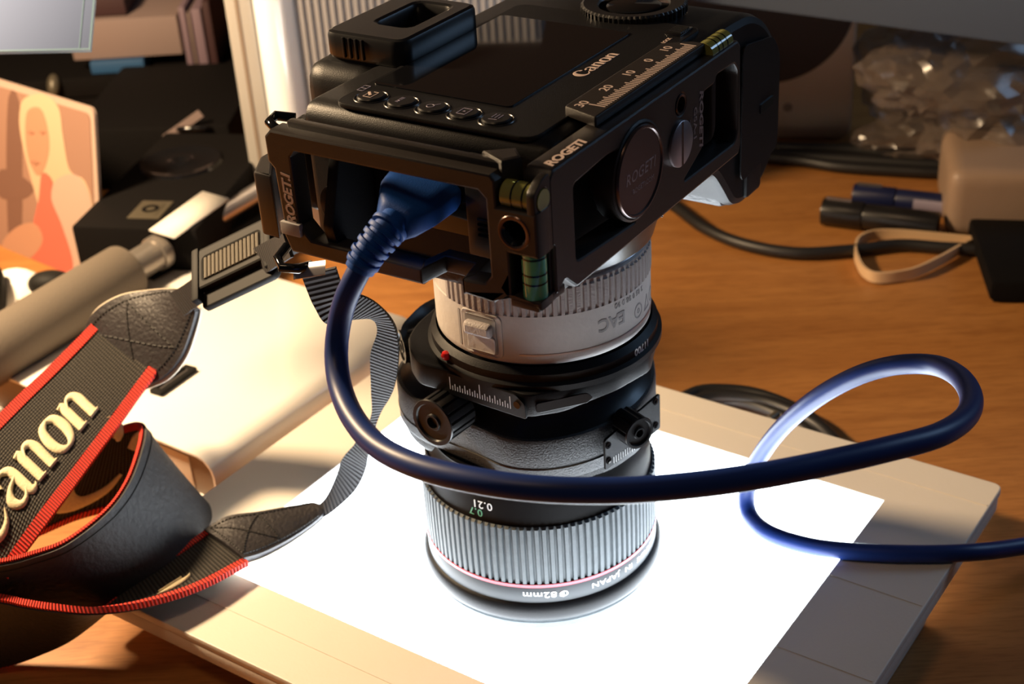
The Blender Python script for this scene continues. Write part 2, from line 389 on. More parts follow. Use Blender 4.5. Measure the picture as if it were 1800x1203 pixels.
# ------------------------------------------------------------------ tilt-shift lens
EX, EY = 4.92, -6.51
TH = .587; BRZ = math.pi/2-TH
lens = root('camera_lens', 'black tilt-shift camera lens standing nose down on the glowing glass', 'lens', (0, 0, -1.2))
def lpart(n, m, *a, **k): return part(n, lens, m, *a, world=True, **k)
lpart('filter_rim', M['rubber'], lathe([(36, -1.0), (41.2, -1.0), (42.0, -.2), (42.2, 2.2), (41.6, 3.0), (41.6, 4.2)], 128))
lpart('front_ring', M['black'], lathe([(41.6, 3.6), (43.4, 4.4), (44.2, 6.2), (44.3, 8.4), (43.6, 10.6), (42.4, 11.4)], 128))
lpart('front_glass', M['gloss'], lathe([(0, 7), (20, 5), (36, 1), (36, 10)], 64))
lpart('name_band', M['band'], lathe([(42.3, 11.2), (42.3, 17.8), (42.0, 18.2)], 128))
lpart('red_line', M['red'], lathe([(42.0, 18.0), (42.5, 18.1), (42.5, 19.3), (42.0, 19.4)], 128))
NR = 104
def ribf(a, j):
    t = (a*NR/(2*math.pi)) % 1
    return 0 if j in (0, 5) else (.42 if t < .62 else -.45)
lpart('focus_ring', M['rubber'], lathe([(41.2, 19.2), (41.9, 19.5), (42.0, 27), (42.0, 35), (41.9, 42.6), (41.2, 43.2)], NR*8, fn=ribf), angle=30)
lpart('distance_scale_ring', M['black'], lathe([(41.0, 43.0), (40.6, 44), (40.4, 53), (39.2, 56), (38.0, 60), (38.0, 61)], 128))
lpart('scale_window_edge', M['anod'], tube([(39.9*math.cos(a)*1.0, 39.9*math.sin(a), 54.6-1.2*math.sin((a+2.9)*2.2)) for a in [math.radians(d) for d in range(-172, -96, 6)]], .45, 8), label='thin bronze-coloured line')
def bend(a0, z0, R, cx=0, cy=0, flip=True):
    def f(v):
        a = a0 - v.x/R if flip else a0+v.x/R; r = R+v.z
        return (cx+r*math.cos(a), cy+r*math.sin(a), z0-v.y if flip else z0+v.y)
    return f
rad = math.radians
def wrap(vf, a0, z0, R, cx=0, cy=0):
    f = bend(rad(a0), z0, R, cx, cy, False); return ([Vector(f(Vector(v))) for v in vf[0]], vf[1])
for s_, sz, a_, z_, rr_, sx_, m_, lb_ in (('\u03a682mm', 3.5, -79, 16.0, 42.4, 1.3, 'white', 'white filter size lettering'), ('MADE  IN  JAPAN', 3.0, -24, 16.0, 42.4, 1.3, 'white', 'white country lettering'),
        ('0.21', 4.3, -113.5, 51.0, 40.7, 1, 'white', 'white distance number'), ('0.25', 4.3, -151, 53.5, 40.5, 1, 'white', 'white distance number'), ('0.7', 4.2, -119, 47.5, 40.8, 1, 'green', 'green distance number'), ('0.8', 4.2, -157, 48.6, 40.7, 1, 'green', 'green distance number')):
    lpart('lettering', M[m_], text(s_, sz, depth=.06, bend=bend(rad(a_), z_, rr_), bold=.03, sx=sx_, space=1.08), smooth=False, label=lb_)
house = [(-49, 14), (-48, 2), (-43, -8.5), (-33, -18), (-19, -30), (-10, -38.5), (2, -41), (14, -38.5), (27, -31), (38, -18), (43, -4), (43.5, 14), (36, 34), (14, 43), (-18, 43), (-40, 34)]
lpart('tilt_housing', M['blackrough'], plate(rnd(house, 7), [], 17, Matrix.Translation((0, 0, 69)), 1.5), angle=35)
lpart('tilt_housing_skirt', M['blackrough'], plate(rnd([(x*.965, y*.955) for x, y in house], 7), [], 7, Matrix.Translation((0, 0, 59.5)), 1.5), angle=35)
lpart('seam_line', M['gloss'], plate(rnd([(x*1.004, y*1.004) for x, y in house], 7), [], .5, Matrix.Translation((0, 0, 66.0))), angle=35)
sad = []
for k, z in enumerate([76, 79, 82, 86, 90, 94]):
    sad.append([1.0, .93, .87, .84, .86, .93][k])
V, F = [], []; ho = rnd(house, 9); 
for k, z in enumerate([76, 79, 82, 86, 90, 94]): V += [(x*sad[k], y*sad[k], z) for x, y in ho]
n = len(ho)
for k in range(5): F += [(k*n+i, k*n+(i+1) % n, (k+1)*n+(i+1) % n, (k+1)*n+i) for i in range(n)]
lpart('tilt_saddle', M['blacksat'], (V, F), angle=60)
shift = [(-33, 14), (-39, 3), (-41.5, -6), (-40.5, -16), (-37.5, -24), (-28.5, -29.5), (-2.5, -48.2), (9, -46), (27, -35), (39, -24), (43, -6), (42.5, 16), (30, 34), (4, 40), (-20, 32)]
lpart('shift_plate', M['black'], plate(rnd(shift, 3), [], 8.5, Matrix.Translation((0, 0, 95.8)), .7), angle=35)
d = Vector((25.7, -18.8, 0)).normalized(); nrm = Vector((-.59, -.807, 0)).normalized()
sm = basis(Vector((-28.2, -29.8, 95.8))+nrm*.35, d, (0, 0, 1))
lpart('shift_scale_plate', M['black'], plate(rnd([(1, -4), (32, -4), (31.5, 1.5), (28, 4.1), (1, 4.1)], 1), [], .8, sm, .1), angle=35)
ticks = []
for i in range(25):
    h = 4.6 if i % 12 == 0 else (3.0 if i % 6 == 0 else (2.4 if i % 2 == 0 else 1.6)); x = 2.0+i*1.0
    if i == 12: h = 5.4
    ticks.append(xf(sm, box(x-.12, x+.12, -1.8, -1.8+h, .4, .47)))
lpart('scale_marks', M['white'], *ticks, smooth=False, label='white millimetre scale marks')
lpart('screw', M['gloss'], xf(sm, cyl((28.6, 0.4, .3), (28.6, .4, .6), 1.3)))
lpart('name_recess', M['blacksat'], plate(rnd([(0, 0), (17, 0), (19, 1.5), (17, 3.6), (0, 3.6)], .8), [], .6, basis((0.5, -48.0, 93.2), (.80, .60*.38, 0), (0, 0, 1)), .1))
# shift knob
def knob(c, ax, r, ln, nm, lab, rib=16):
    ax = Vector(ax).normalized(); c = Vector(c); m = basis(c, ax.orthogonal(), ax.cross(ax.orthogonal())); 
    if (m.to_3x3() @ Vector((0, 0, 1))).dot(ax) < 0: m = basis(c, ax.cross(ax.orthogonal()), ax.orthogonal())
    k = lpart(nm, M['knurl'], xf(m, lathe([(r*.9, -ln), (r, -ln+.5), (r, -1.2), (r*.99, -.7)], rib*6, fn=lambda a, j: (.0 if (a*rib/(2*math.pi)) % 1 < .7 else -r*.09))), angle=35, label=lab)
    f = part('knob_face', k, M['blacksat'], xf(m, lathe([(r*.99, -.8), (r*1.03, -.5), (r*1.0, .0), (r*.84, .0), (r*.80, -.7), (r*.38, -.7), (r*.34, 0), (r*.26, 0), (r*.24, -1.5), (0, -1.5)], 64)), world=True)
    return k
knob((-33.8, -36.0, 84), (-.62, -.78, .02), 8.2, 13, 'shift_knob', 'large ribbed knob')
k2 = knob((34.2, -35.0, 74.5), (.55, -.83, 0), 5.6, 10, 'tilt_knob', 'small ribbed knob', 8)
knob((-46, 12, 86), (-.95, -.3, 0), 6, 9, 'lock_knob', 'partly hidden side knob', 12)
hm = basis((30, -30.2, 69.5), (.72, .69, 0), (0, 0, 1))
lpart('tilt_scale_plate', M['black'], plate(rnd([(-11, -7), (17, -4), (17, 10), (-11, 5)], 1), [], .9, hm, .15), angle=35)
lpart('scale_marks', M['white'], *[xf(hm, box(-7+i*1.15, -6.8+i*1.15, -6, -6+(5 if i == 7 else 2.6), .46, .52)) for i in range(15)], smooth=False)
for q in ((-9.5, 2.5), (-9.5, -3.5), (14.5, 8), (14.5, -1.5), (2.3, 2)):
    s = lpart('screw', M['gloss'], xf(hm, lathe([(1.25, .4), (1.25, .7), (.6, .75), (.5, .45), (0, .45)], 20, cx=q[0], cy=q[1])))
for q in ((-44.5, -3.5, 77.6),): lpart('screw', M['gloss'], lathe([(1.4, 77.4), (1.4, 77.8), (.6, 77.8), (.5, 77.5), (0, 77.5)], 20, cx=-43, cy=-1))
lpart('lens_mount', M['black'], lathe([(39.5, 99.5), (39.5, 101.5), (38.2, 102.3), (38.2, 105), (36.4, 107)], 128, cx=EX, cy=EY))
lpart('red_dot', M['reddot'], xf(Matrix.Translation((EX+38.6*math.cos(rad(-148)), EY+38.6*math.sin(rad(-148)), 104)), lathe([(0, -1.7), (1.2, -1.2), (1.7, 0), (1.2, 1.2), (0, 1.7)], 20)), label='raised red alignment dot')
lpart('lettering', M['white'], text('11700', 3.6, depth=.05, bend=bend(rad(-29), 105.0, 38.3, EX, EY), bold=.04), smooth=False, label='white serial number')

# ------------------------------------------------------------------ extender ring
ext = root('lens_extender', 'pale grey lens extender ring between black lens and camera', 'lens extender', (EX, EY, 107))
def epart(n, m, *a, **k): return part(n, ext, m, *a, world=True, **k)
epart('barrel', M['grey'], lathe([(34, 107), (35.2, 107.2), (35.8, 108), (36.0, 110), (36.0, 124.6), (35.6, 124.8), (35.6, 135.2), (34.6, 136)], 160, cx=EX, cy=EY))
def rf(a, j):
    t = (a*92/(2*math.pi)) % 1; return 0 if j in (0, 5) else (.0 if t < .6 else -.75)
epart('grip_ridges', M['greyd'], lathe([(35.4, 124.3), (36.25, 124.8), (36.3, 127), (36.3, 131), (36.2, 133.8), (35.4, 134.3)], 92*8//2, cx=EX, cy=EY, fn=rf, a0=rad(-150), a1=rad(40)), angle=30)
epart('silver_line', M['steel'], lathe([(35.9, 110.6), (36.12, 110.7), (36.12, 111.2), (35.9, 111.3)], 80, cx=EX, cy=EY, a0=rad(-104), a1=rad(10)), label='thin polished line')
def rr(w, h, r): return rnd([(-w/2, -h/2), (w/2, -h/2), (w/2, h/2), (-w/2, h/2)], r)
epart('release_frame', M['grey'], wrap(plate(rr(15.5, 15.5, 2.5), [], .9, None, .3), -124.5, 116.6, 36.0, EX, EY))
epart('release_recess', M['greyprint'], wrap(plate(rr(11.6, 7.2, 1), [], .3), -124.5, 119.4, 36.5, EX, EY))
epart('release_slide', M['greyd'], wrap(plate(rr(10.2, 4.6, 1.4), [], 3.4, None, 1.2), -124.7, 118.9, 37.3, EX, EY), angle=60)
epart('release_panel', M['grey'], wrap(plate(rr(10.6, 6.0, 1), [], .9, None, .25), -124.2, 113.4, 36.6, EX, EY))
epart('panel_gap', M['greyprint'], wrap(plate(rr(11.5, 6.8, 1.2), [], .2), -124.2, 113.3, 36.5, EX, EY))
epart('frame_line', M['greyprint'], wrap(plate(rr(.9, 13, .4), [], .3), -139, 116.5, 36.0, EX, EY))
epart('lettering', M['greyprint'], text('EAC', 6.2, depth=.05, bend=bend(rad(-45), 119.8, 36.05, EX, EY), bold=.12, space=.95),
      text('2 06 0 98 0 90', 2.6, depth=.05, bend=bend(rad(-28), 123.6, 36.05, EX, EY), bold=.03),
      *[([Vector(bend(rad(a), 116, 36.05, EX, EY)(Vector(v))) for v in vf[0]], vf[1]) for a, vf in
        ((-33, plate(circ(0, 0, 2.6, 24), [circ(0, 0, 2.1, 24)], .08)), (-33, plate(circ(0, 0, .9, 16), [circ(0, 0, .5, 16)], .08)),
         (-22, plate(rnd([(-2.6, 2.6), (2.6, 2.6), (0, -3)], .6), [rnd([(-1.9, 2.1), (1.9, 2.1), (0, -2.1)], .5)], .08)),
         (-13, plate(circ(0, 0, 2.6, 24), [circ(0, 0, 2.1, 24)], .08)))], smooth=False, label='faint dark grey lettering and marks')
epart('top_rim', M['steel'], lathe([(34.6, 135.8), (35.2, 136.2), (34.8, 136.8), (33, 137)], 120, cx=EX, cy=EY))

# ------------------------------------------------------------------ camera body (frame: x along the body, y towards its top plate, z up = its back)
cmr = root('camera', 'black digital camera lying face down on the grey extender ring', 'camera', (EX, EY, 0), BRZ)
def cpart(n, m, *a, **k): return part(n, cmr, m, *a, **k)
R = 197.0
prof = [(-62, 151), (-62, 193), (-60, R-1), (-57, R), (52, R), (66, R-1), (78, 190), (87, 180), (91, 168), (92, 155), (90.5, 145), (86, 137), (79, 132), (71, 129.8), (61, 129.3), (53, 132), (46, 141), (38, 150)]
cpart('body_shell', M['black'], plate(rnd(prof, 6, 5), [], 84, basis((0, -2, 0), (1, 0, 0), (0, 0, 1)), 3), angle=30)
cpart('grip_rubber', M['leatherette'], plate(rnd([(46, 143), (53, 131.2), (61, 128.6), (70, 129), (70, 134), (60, 137), (50, 150)], 2), [], 78, basis((0, -1, 0), (1, 0, 0), (0, 0, 1)), 1.5), label='pebbled grip covering')
cpart('front_covering', M['leatherette'], box(-63, 30, -40, 34, 149.6, 156), bevel=1.5)
cpart('base_trim', M['black'], box(62, 74, -45.2, -40, 131.5, 158), bevel=1.5)
cpart('prism_hump', M['black'], box(-32, 34, 36, 66, 142, 196), bevel=9, seg=4)
cpart('top_shoulder', M['black'], box(-60, -34, 38, 47, 160, 190), bevel=5, seg=3)
cpart('strap_lug', M['gloss'], tube([(-62, 40, 186), (-66, 44, 188), (-65, 50, 190), (-60, 52, 190), (-57, 47, 189)], 1.5, 10))
cpart('strap_lug', M['gloss'], tube([(-62, 44, 143), (-66, 46, 143), (-69, 50, 144), (-66, 54, 145), (-61, 54, 147)], 1.6, 10))
cpart('mode_dial', M['knurl'], xf(Matrix.Translation((-46, 47, 176)) @ Matrix.Rotation(rad(-90), 4, 'X'), lathe([(9, 0), (9, 7), (8.4, 8), (0, 8)], 96, fn=lambda a, j: 0 if j > 1 or (a*24/(2*math.pi)) % 1 < .6 else -.4)))
cpart('mount_boss', M['blacksat'], lathe([(35.5, 137), (37.5, 138.5), (40.5, 149), (42, 153)], 96))
cpart('mount_ring', M['steel'], lathe([(33, 136.9), (35.5, 136.9), (35.5, 138)], 96))
cpart('boss_hole', M['gloss'], xf(basis((19.0, -34.0, 143), (.87, .49, 0), (0.1, -.2, 1)), cyl((0, 0, -.5), (0, 0, 1.4), 1.9)))
# rear face: raised panel, screen, buttons
cpart('rear_panel', M['black'], plate(rnd([(-60.5, -39), (40, -39), (40, 29), (-60.5, 29)], 5), [], 1.6, Matrix.Translation((0, 0, R+.3)), .4), angle=30)
cpart('screen', M['lcd'], plate(rnd([(-44, -21), (26, -21), (26, 27), (-44, 27)], 2), [], .5, Matrix.Translation((0, 0, R+1.2)), .1), label='glossy dark display')
glyph = lambda st: puff(st, lambda x, y, h: (x, y, h), .06, 4)
by = [20.5, 9.6, -1.0, -11.9, -22.4]
for i, v in enumerate(by):
    c = Matrix.Translation((-53, v, R+1))
    b = cpart('button', M['blacksat'], xf(c, lathe([(4.2, 0), (4.2, .5), (3.8, .85), (0, .9)], 40)))
    part('button_surround', b, M['blacksat'], xf(c, lathe([(4.6, 0), (4.8, .3), (5.1, .3), (5.3, 0)], 40)))
    ic = Matrix.Translation((-53, v, R+1.95))
    if i == 0: g = glyph([[(-2, -1.3, .28), (2, -1.3, .28)], [(2, -1.3, .28), (2, .4, .28)], [(-2, -1.3, .28), (-2, 1.4, .28)], [(-2, 1.4, .28), (.3, 1.4, .28)], [(-.6, -.2, .9), (1.6, 1.8, .9)]])
    elif i == 1: g = text('RATE', 1.6, align='CENTER', depth=.05)
    elif i == 2: g = glyph([[(-.4+1.1*math.cos(a), .3+1.1*math.sin(a), .28) for a in np.linspace(0, 6.28, 9)], [(.4, -.4, .3), (2, -1.6, .3)]])
    elif i == 3: g = glyph([[(-2, -1.4, .28), (2, -1.4, .28)], [(2, -1.4, .28), (2, 1.4, .28)], [(2, 1.4, .28), (-2, 1.4, .28)], [(-2, 1.4, .28), (-2, -1.4, .28)], [(-.4, 0, 1.2), (.5, 0, .2)]])
    else: g = glyph([[(-.8, 1.1, .28), (2, 1.1, .28)], [(-.8, 0, .28), (2, 0, .28)], [(-.8, -1.1, .28), (2, -1.1, .28)], [(-2, 1.3, .28), (-1.6, -1.3, .28)]])
    part('button_icon', b, M['penprint'] if i else M['pink'], xf(ic, g), smooth=False)
cpart('panel_icon', M['penprint'], xf(Matrix.Translation((-48, 27, R+1.2)), glyph([[(-2, -1, .25), (2, -1, .25)], [(2, -1, .25), (2, 1, .25)], [(2, 1, .25), (-2, 1, .25)], [(-2, 1, .25), (-2, -1, .25)], [(0, 1, .25), (0, -1, .25)]])), smooth=False)
st, wdt = wordmark('Canon', 3.0)
cpart('lettering', M['pink'], puff(st, lambda x, y, h: (-14+x*1.28, -27.2+y, R+1.15+h), .08, 4), smooth=False, label='pale maker lettering below the display')
cpart('rear_dial', M['knurl'], lathe([(17.5, R), (17.5, R+2.5), (16.5, R+3.2), (12, R+2.6), (11.5, R+2)], 240, cx=50, cy=-9, fn=lambda a, j: 0 if j > 1 or (a*60/(2*math.pi)) % 1 < .5 else -.5), angle=30)
cpart('dial_button', M['gloss'], lathe([(9, R), (9, R+2), (8, R+2.4), (0, R+2.6)], 48, cx=50, cy=-9))
cpart('lock_switch', M['gloss'], box(29, 38, -36.5, -31, R+.8, R+1.6), bevel=.4)
cpart('switch_tab', M['knurl'], *[box(30.5+i*1.3, 31.1+i*1.3, -36, -31.5, R+1.6, R+2.1) for i in range(5)])
cpart('lettering', M['pink'], text('LOCK', 1.9, Matrix.Translation((21.5, -35, R+1.2)), bold=.03), text('Q', 2.4, Matrix.Translation((19, 22, R+1.2))), text('SET', 2, Matrix.Translation((8, 30, R+.6))), smooth=False, label='tiny pale control lettering')
#cpart('thumb_rest', M['black'], tube([(28, -40, R), (40, -34, R+1), (62, -26, R+1), (74, -8, R), (76, 20, R-1)], 3.4, 14))
cpart('battery_door', M['black'], plate(rnd([(56, 140), (86, 142), (86, 176), (80, 184), (56, 188)], 4), [], .6, basis((0, -45.2, 0), (1, 0, 0), (0, 0, 1)), .1))
cpart('door_catch', M['gloss'], box(70, 80, -46, -45.2, 160, 163))
# viewfinder eyecup
cpart('eyecup', M['blacksat'], plate(rnd([(-28, 27), (14, 27), (14, 58), (-28, 58)], 5, 6), [rnd([(-15, 34), (8, 34), (8, 47), (-15, 47)], 3)], 9, Matrix.Translation((0, 0, R+4.2)), 1.6), angle=30, label='rubber eyecup round the viewfinder')
cpart('viewfinder_window', M['anod'], box(-16, 9, 33, 48, R-1, R+2))
cpart('eyecup_ridges', M['blacksat'], *[box(-28.5, -27.4, 42+i*2.4, 43+i*2.4, R+1, R+7.5) for i in range(4)], bevel=.3)
cpart('eyecup_skirt', M['black'], box(-27, 13, 29, 59, 188, R+1), bevel=3)
# port side
cpart('port_door', M['black'], plate(rnd([(-62, 158), (-80.0, 158), (-82.5, 170), (-76, 190), (-62, 191)], 1), [], 3.6, basis((0, 17, 0), (1, 0, 0), (0, 0, 1)), .3), angle=30, label='open rubber port door')
cpart('port_recess', M['gloss'], box(-63, -61, -34, 12, 166, 190), bevel=.8)
cpart('port_door', M['blacksat'], box(-66, -62, -34, -19, 162, 192), bevel=1)
cpart('usb_socket', M['steel'], box(-63.6, -61, -13, 3, 176, 182), bevel=.5)
cpart('port_grille', M['gloss'], *[box(-66.4, -65.9, -31, -23, 169+i*1.6, 169.6+i*1.6) for i in range(4)])
cpart('remote_socket', M['steel'], xf(basis((-62, 27, 168), (0, 1, 0), (0, 0, 1)), lathe([(6.5, -4), (6.5, 0), (5.2, 1), (0, -2)], 32)))

# ------------------------------------------------------------------ L-bracket on the camera
brk = root('camera_bracket', 'black metal L-shaped camera bracket wrapped round the base and port side', 'bracket', (EX, EY, 0), BRZ)
def bpart(n, m, *a, **k): return part(n, brk, m, *a, **k)
U0, V0, ZT, ZB = -83.5, -53.0, 197.2, 160.0
side = [(31, ZB), (33, 165), (32.6, 171), (33.2, 185.5), (35.2, 187.5), (35.2, 195), (33, ZT), (-40, ZT), (-41.5, 195.5), (-41.5, 188.5), (-53.4, 188.5), (-53.4, 176), (-44.5, 176), (-44.5, 163.5), (-53.4, 163.5), (-53.4, 161), (-50, 162.5), (-46, 163), (-42.5, 163.2), (-38.6, ZB),
        (-29, ZB+.6), (-29, 165), (-36, 165.4), (-38.2, 168), (-38.2, 190), (-36, 192), (25, 192), (26.6, 190), (26.6, 169), (23, 165.2), (-15.5, 165), (-15.5, ZB)]
bpart('side_arm', M['anod'], plate(side, [circ(-46.4, 182.2, 3.7, 32)], 6.5, basis((U0+3.25, 0, 0), (0, 1, 0), (0, 0, 1)), .7), angle=30)
bpart('cable_rail', M['anod'], plate([(-83.5, -15.5), (-74.5, -17.3), (-74.5, -27), (-83.5, -29), (-80, -31), (-70, -29), (-70, -15.5), (-79, -13)], [], 5, Matrix.Translation((0, 0, ZB+2.7)), .5), angle=30)
bpart('side_arm_step', M['anod'], box(-79.5, -76.5, -42, 30, 194, 199), bevel=.8)
bpart('corner_gusset', M['anod'], plate([(-80, -41.5), (-75.5, -45), (-70.5, -40), (-76, -33)], [], 8, Matrix.Translation((0, 0, 196)), 1), angle=30)
bpart('bar_foot', M['greyprint'], xf(Matrix.Translation((U0-.2, 29.6, 168)), box(-.8, 1, -3.6, 3.6, -2.2, 1.8)), bevel=.5)
bpart('arm_return', M['anod'], plate(rnd([(-80, 38), (-80, 45), (-70, 51), (-64, 51), (-64, 48), (-70, 46)], 1), [], 20, Matrix.Translation((0, 0, 171)), .8), angle=30)
# base plate
o_ = rnd([(-76, 176), (-76, 195), (-74, ZT), (35.5, ZT), (37.5, 195), (39, 161), (37.5, 159), (-64.5, 159), (-70, 164), (-75, 161.4), (-75, 176)], .8, 3)
win1 = rnd([(-64, 167), (-31, 164.6), (-40, 170), (-43.5, 179), (-40, 189.6), (-46, 190.4), (-64, 189)], 1.5)
win2 = rnd([(-1, 165), (34, 164.2), (36, 167), (36, 187), (33, 190.5), (21, 190.8), (19.5, 188.6), (12, 188.4), (12, 171)], 1.5)
bpart('base_plate', M['anod'], plate(o_, [win1, win2, circ(-3, 189.8, 3.0, 28)], 8, basis((0, V0+4, 0), (1, 0, 0), (0, 0, 1)), .8), angle=30)
bpart('floor_lip', M['anod'], box(U0+.2, -70, V0+.3, -44, ZB+.3, 163), bevel=.5)
hole = xf(basis((U0, -46.4, 182.2), (0, -1, 0), (0, 0, 1)), lathe([(4.7, .05), (4.1, .15), (3.6, -.8), (3.8, -1.3), (3.3, -1.8), (3.6, -2.3), (3.1, -2.8), (3.4, -3.3), (3, -4), (0, -4)], 36))
blk = rnd([(-53.4, 176), (-41.5, 176), (-41.5, 188.5), (-53.4, 188.5)], .2)
bpart('corner_block', M['anod'], plate([(-53.2, 176.1), (-41.6, 176.1), (-41.6, 188.4), (-53.2, 188.4)], [circ(-46.4, 182.2, 3.75, 32)], 7, basis((U0+4.2, 0, 0), (0, 1, 0), (0, 0, 1)), .3), angle=30)
bpart('threaded_hole', M['bronze'], xf(basis((U0, -46.4, 182.2), (0, -1, 0), (0, 0, 1)), lathe([(4.9, 0), (4.7, .25), (4.0, .3), (3.7, .12)], 36)))
bpart('hole_bore', M['gloss'], xf(basis((U0, -46.4, 182.2), (0, -1, 0), (0, 0, 1)), lathe([(3.7, -.1), (3.2, -.8), (3.6, -1.4), (3.2, -2), (3.6, -2.6), (3.2, -3.2), (3.6, -3.8), (3.2, -4.4), (3.2, -7), (0, -7)], 36)))
#bpart('bore_thread', M['bronze'], xf(basis((U0-.2, -46.4, 182.2), (0, -1, 0), (0, 0, 1)), *[lathe([(2.9, .05), (3.15, .25), (3.4, .05)], 20, a0=rad(150), a1=rad(290))]))
bpart('end_cheek', M['anod'], plate(rnd([(-83.4, 176), (-75.5, 176), (-75.5, ZT), (-79, ZT-.5), (-83.4, 194)], 1.5), [circ(-79.2, 191, 3.0, 28)], 2.4, basis((0, V0+1.2, 0), (1, 0, 0), (0, 0, 1)), .3), angle=30)
v1 = bpart('spirit_level', M['yvial'], cyl((-79.2, -42.2, 191), (-79.2, -52.4, 191), 3.7, n=32), label='yellow bubble vial lying across the corner')
part('vial_line', v1, M['gloss'], *[cyl((-79.2, y, 191), (-79.2, y-.5, 191), 3.78, n=32) for y in (-45.3, -48.6, -50.6)])
part('vial_end', v1, M['yvial'], cyl((-79.2, -52.3, 191), (-79.2, -53.2, 191), 2.9, n=32))
v2 = bpart('spirit_level', M['gvial'], cyl((-80.0, -49.8, 163.2), (-80.0, -49.8, 176.5), 3.3, n=32), label='green upright bubble vial')
part('vial_line', v2, M['gloss'], *[cyl((-80, -49.8, z), (-80, -49.8, z+.45), 3.38, n=32) for z in (167.6, 170.2, 174.8)])
v3 = bpart('spirit_level', M['yvial'], cyl((19.5, -49, ZT+.2), (33.5, -49, ZT+.2), 3.3, n=32), label='olive bubble vial on the far end of the base')
part('vial_line', v3, M['gloss'], *[cyl((x, -49, ZT+.2), (x+.5, -49, ZT+.2), 3.38, n=32) for x in (23.4, 26.2, 29.5)])
bpart('recess_wall', M['anod'], box(-77.4, -72, -46.5, -44, 162, 177), box(-76.2, -72, -52, -45, 162, 177))
# medallion, coin screw, hole
mm = basis((-29.7, V0, 179.5), (1, 0, 0), (0, 0, 1))
bpart('medallion_seat', M['anod'], xf(mm, lathe([(14.6, -6), (14.6, .2), (13.9, .5), (13.5, .2)], 72)))
md = bpart('medallion', M['bronze'], xf(mm, lathe([(0, 1.0), (12.2, 1.0), (12.5, 1.4), (13.1, 1.4), (13.4, .9), (13.4, -.5)], 72)), label='round engraved metal badge')
part('lettering', md, M['coin'], text('ROGETI', 4.6, mm @ Matrix.Translation((0, -1.5, 1.0)), .06, 'CENTER', .02, shear=.2, space=1.1), text('ROGETI.COM', 2.1, mm @ Matrix.Translation((1.5, -5.2, 1.0)), .06, 'CENTER'), smooth=False)
cm = basis((-3.8, V0, 178), (1, 0, 0), (0, 0, 1))
cs = bpart('coin_screw', M['coin'], xf(cm, lathe([(0, 1.0), (6.6, 1.0), (7.0, .7), (7.0, -1)], 56)), label='pale slotted coin screw')
part('screw_slot', cs, M['bronze'], xf(cm, box(-.55, .55, -6.9, 6.9, .9, 1.06)))
bpart('hole_ring', M['bronze'], xf(basis((-3, V0, 189.8), (1, 0, 0), (0, 0, 1)), lathe([(3.2, 0), (3.0, .25), (2.4, .1), (2.2, -2)], 32)))
bpart('lettering', M['pink'], text('ROGET.I', 4.4, basis((U0-.15, 27.7, 169.3), (0, 0, 1), (0, 1, 0)), .05, bold=.16, shear=.2, sx=.93),
      text('ROGETI', 4.2, Matrix.Translation((-72.5, -51.8, ZT+.1)), .05, bold=.16, shear=.2, sx=1.22), smooth=False, label='pale printed lettering')
bpart('lettering', M['coin'], text('ROGETI', 3.4, basis((9.0, V0-.1, 190.0), (0, 0, -1), (1, 0, 0)), .05, bold=.1, shear=.2, sx=1.5), text('G5A-1', 2.8, basis((5.2, V0-.1, 186), (0, 0, -1), (1, 0, 0)), .05, bold=.03, sx=1.4),
      box(2.7, 2.9, V0-.15, V0, 173, 183), smooth=False, label='small vertical lettering')
# scale
scp = bpart('scale_plate', M['anod'], plate(rnd([(-46, -49.5), (-42, -37.5), (15, -37.5), (20, -45), (20, -49.5)], .8), [], 3, Matrix.Translation((0, 0, 199.2)), .5), angle=30)
tk = [box(-38.5+i*1.24, -38.0+i*1.24, -48.2, -48.2+(5.2 if i == 0 or i == 44 else 4.3 if i % 5 == 0 else 3.3), 200.7, 200.75) for i in range(45)]
part('scale_marks', scp, M['pink'], *tk, smooth=False, label='pale scale marks')
part('lettering', scp, M['pink'], *[text(s, 4.0, Matrix.Translation((x, -42.6, 200.72)), .03, 'CENTER', .03, sx=1.2) for s, x in (('30', -39), ('20', -25.5), ('10', -12.5), ('0', -.5), ('10', 10.5))], smooth=False, label='pale scale numbers')

# ------------------------------------------------------------------ USB cable
usb = root('usb_cable', 'thick blue USB cable looping from the camera port across the light box', 'cable', at(1420, 963, 4))
BM = Matrix.Translation(Vector((EX, EY, 0))) @ Matrix.Rotation(BRZ, 4, 'Z')
path = [BM @ Vector((-90, -9, 176.8)), BM @ Vector((-94, -6, 172))]
path += [deep(*q) for q in ((632, 475, 393), (612, 515, 396), (598, 560, 400), (591, 620, 402), (598, 680, 398), (622, 737, 388), (667, 787, 375), (740, 822, 362), (840, 846, 352), (950, 860, 347), (1080, 863, 346), (1200, 855, 347),
        (1330, 838, 350), (1450, 815, 357), (1560, 790, 366), (1650, 765, 378), (1698, 733, 395), (1707, 697, 415), (1685, 662, 435), (1640, 642, 455), (1570, 643, 470), (1500, 664, 485), (1430, 704, 505), (1372, 755, 530), (1333, 808, 550), (1314, 858, 560))]
path += [at(1316, 903, 4.6), at(1350, 937, 4.4), at(1420, 960, 4.6), at(1500, 970, 5), at(1600, 974, 5.2), at(1700, 972, 4), at(1790, 962, -4), at(1900, 940, -12), at(2040, 905, -17), at(2200, 880, -18.5)]
part('cord', usb, M['cable'], tube(path, 3.25, 28, step=2.5), world=True)
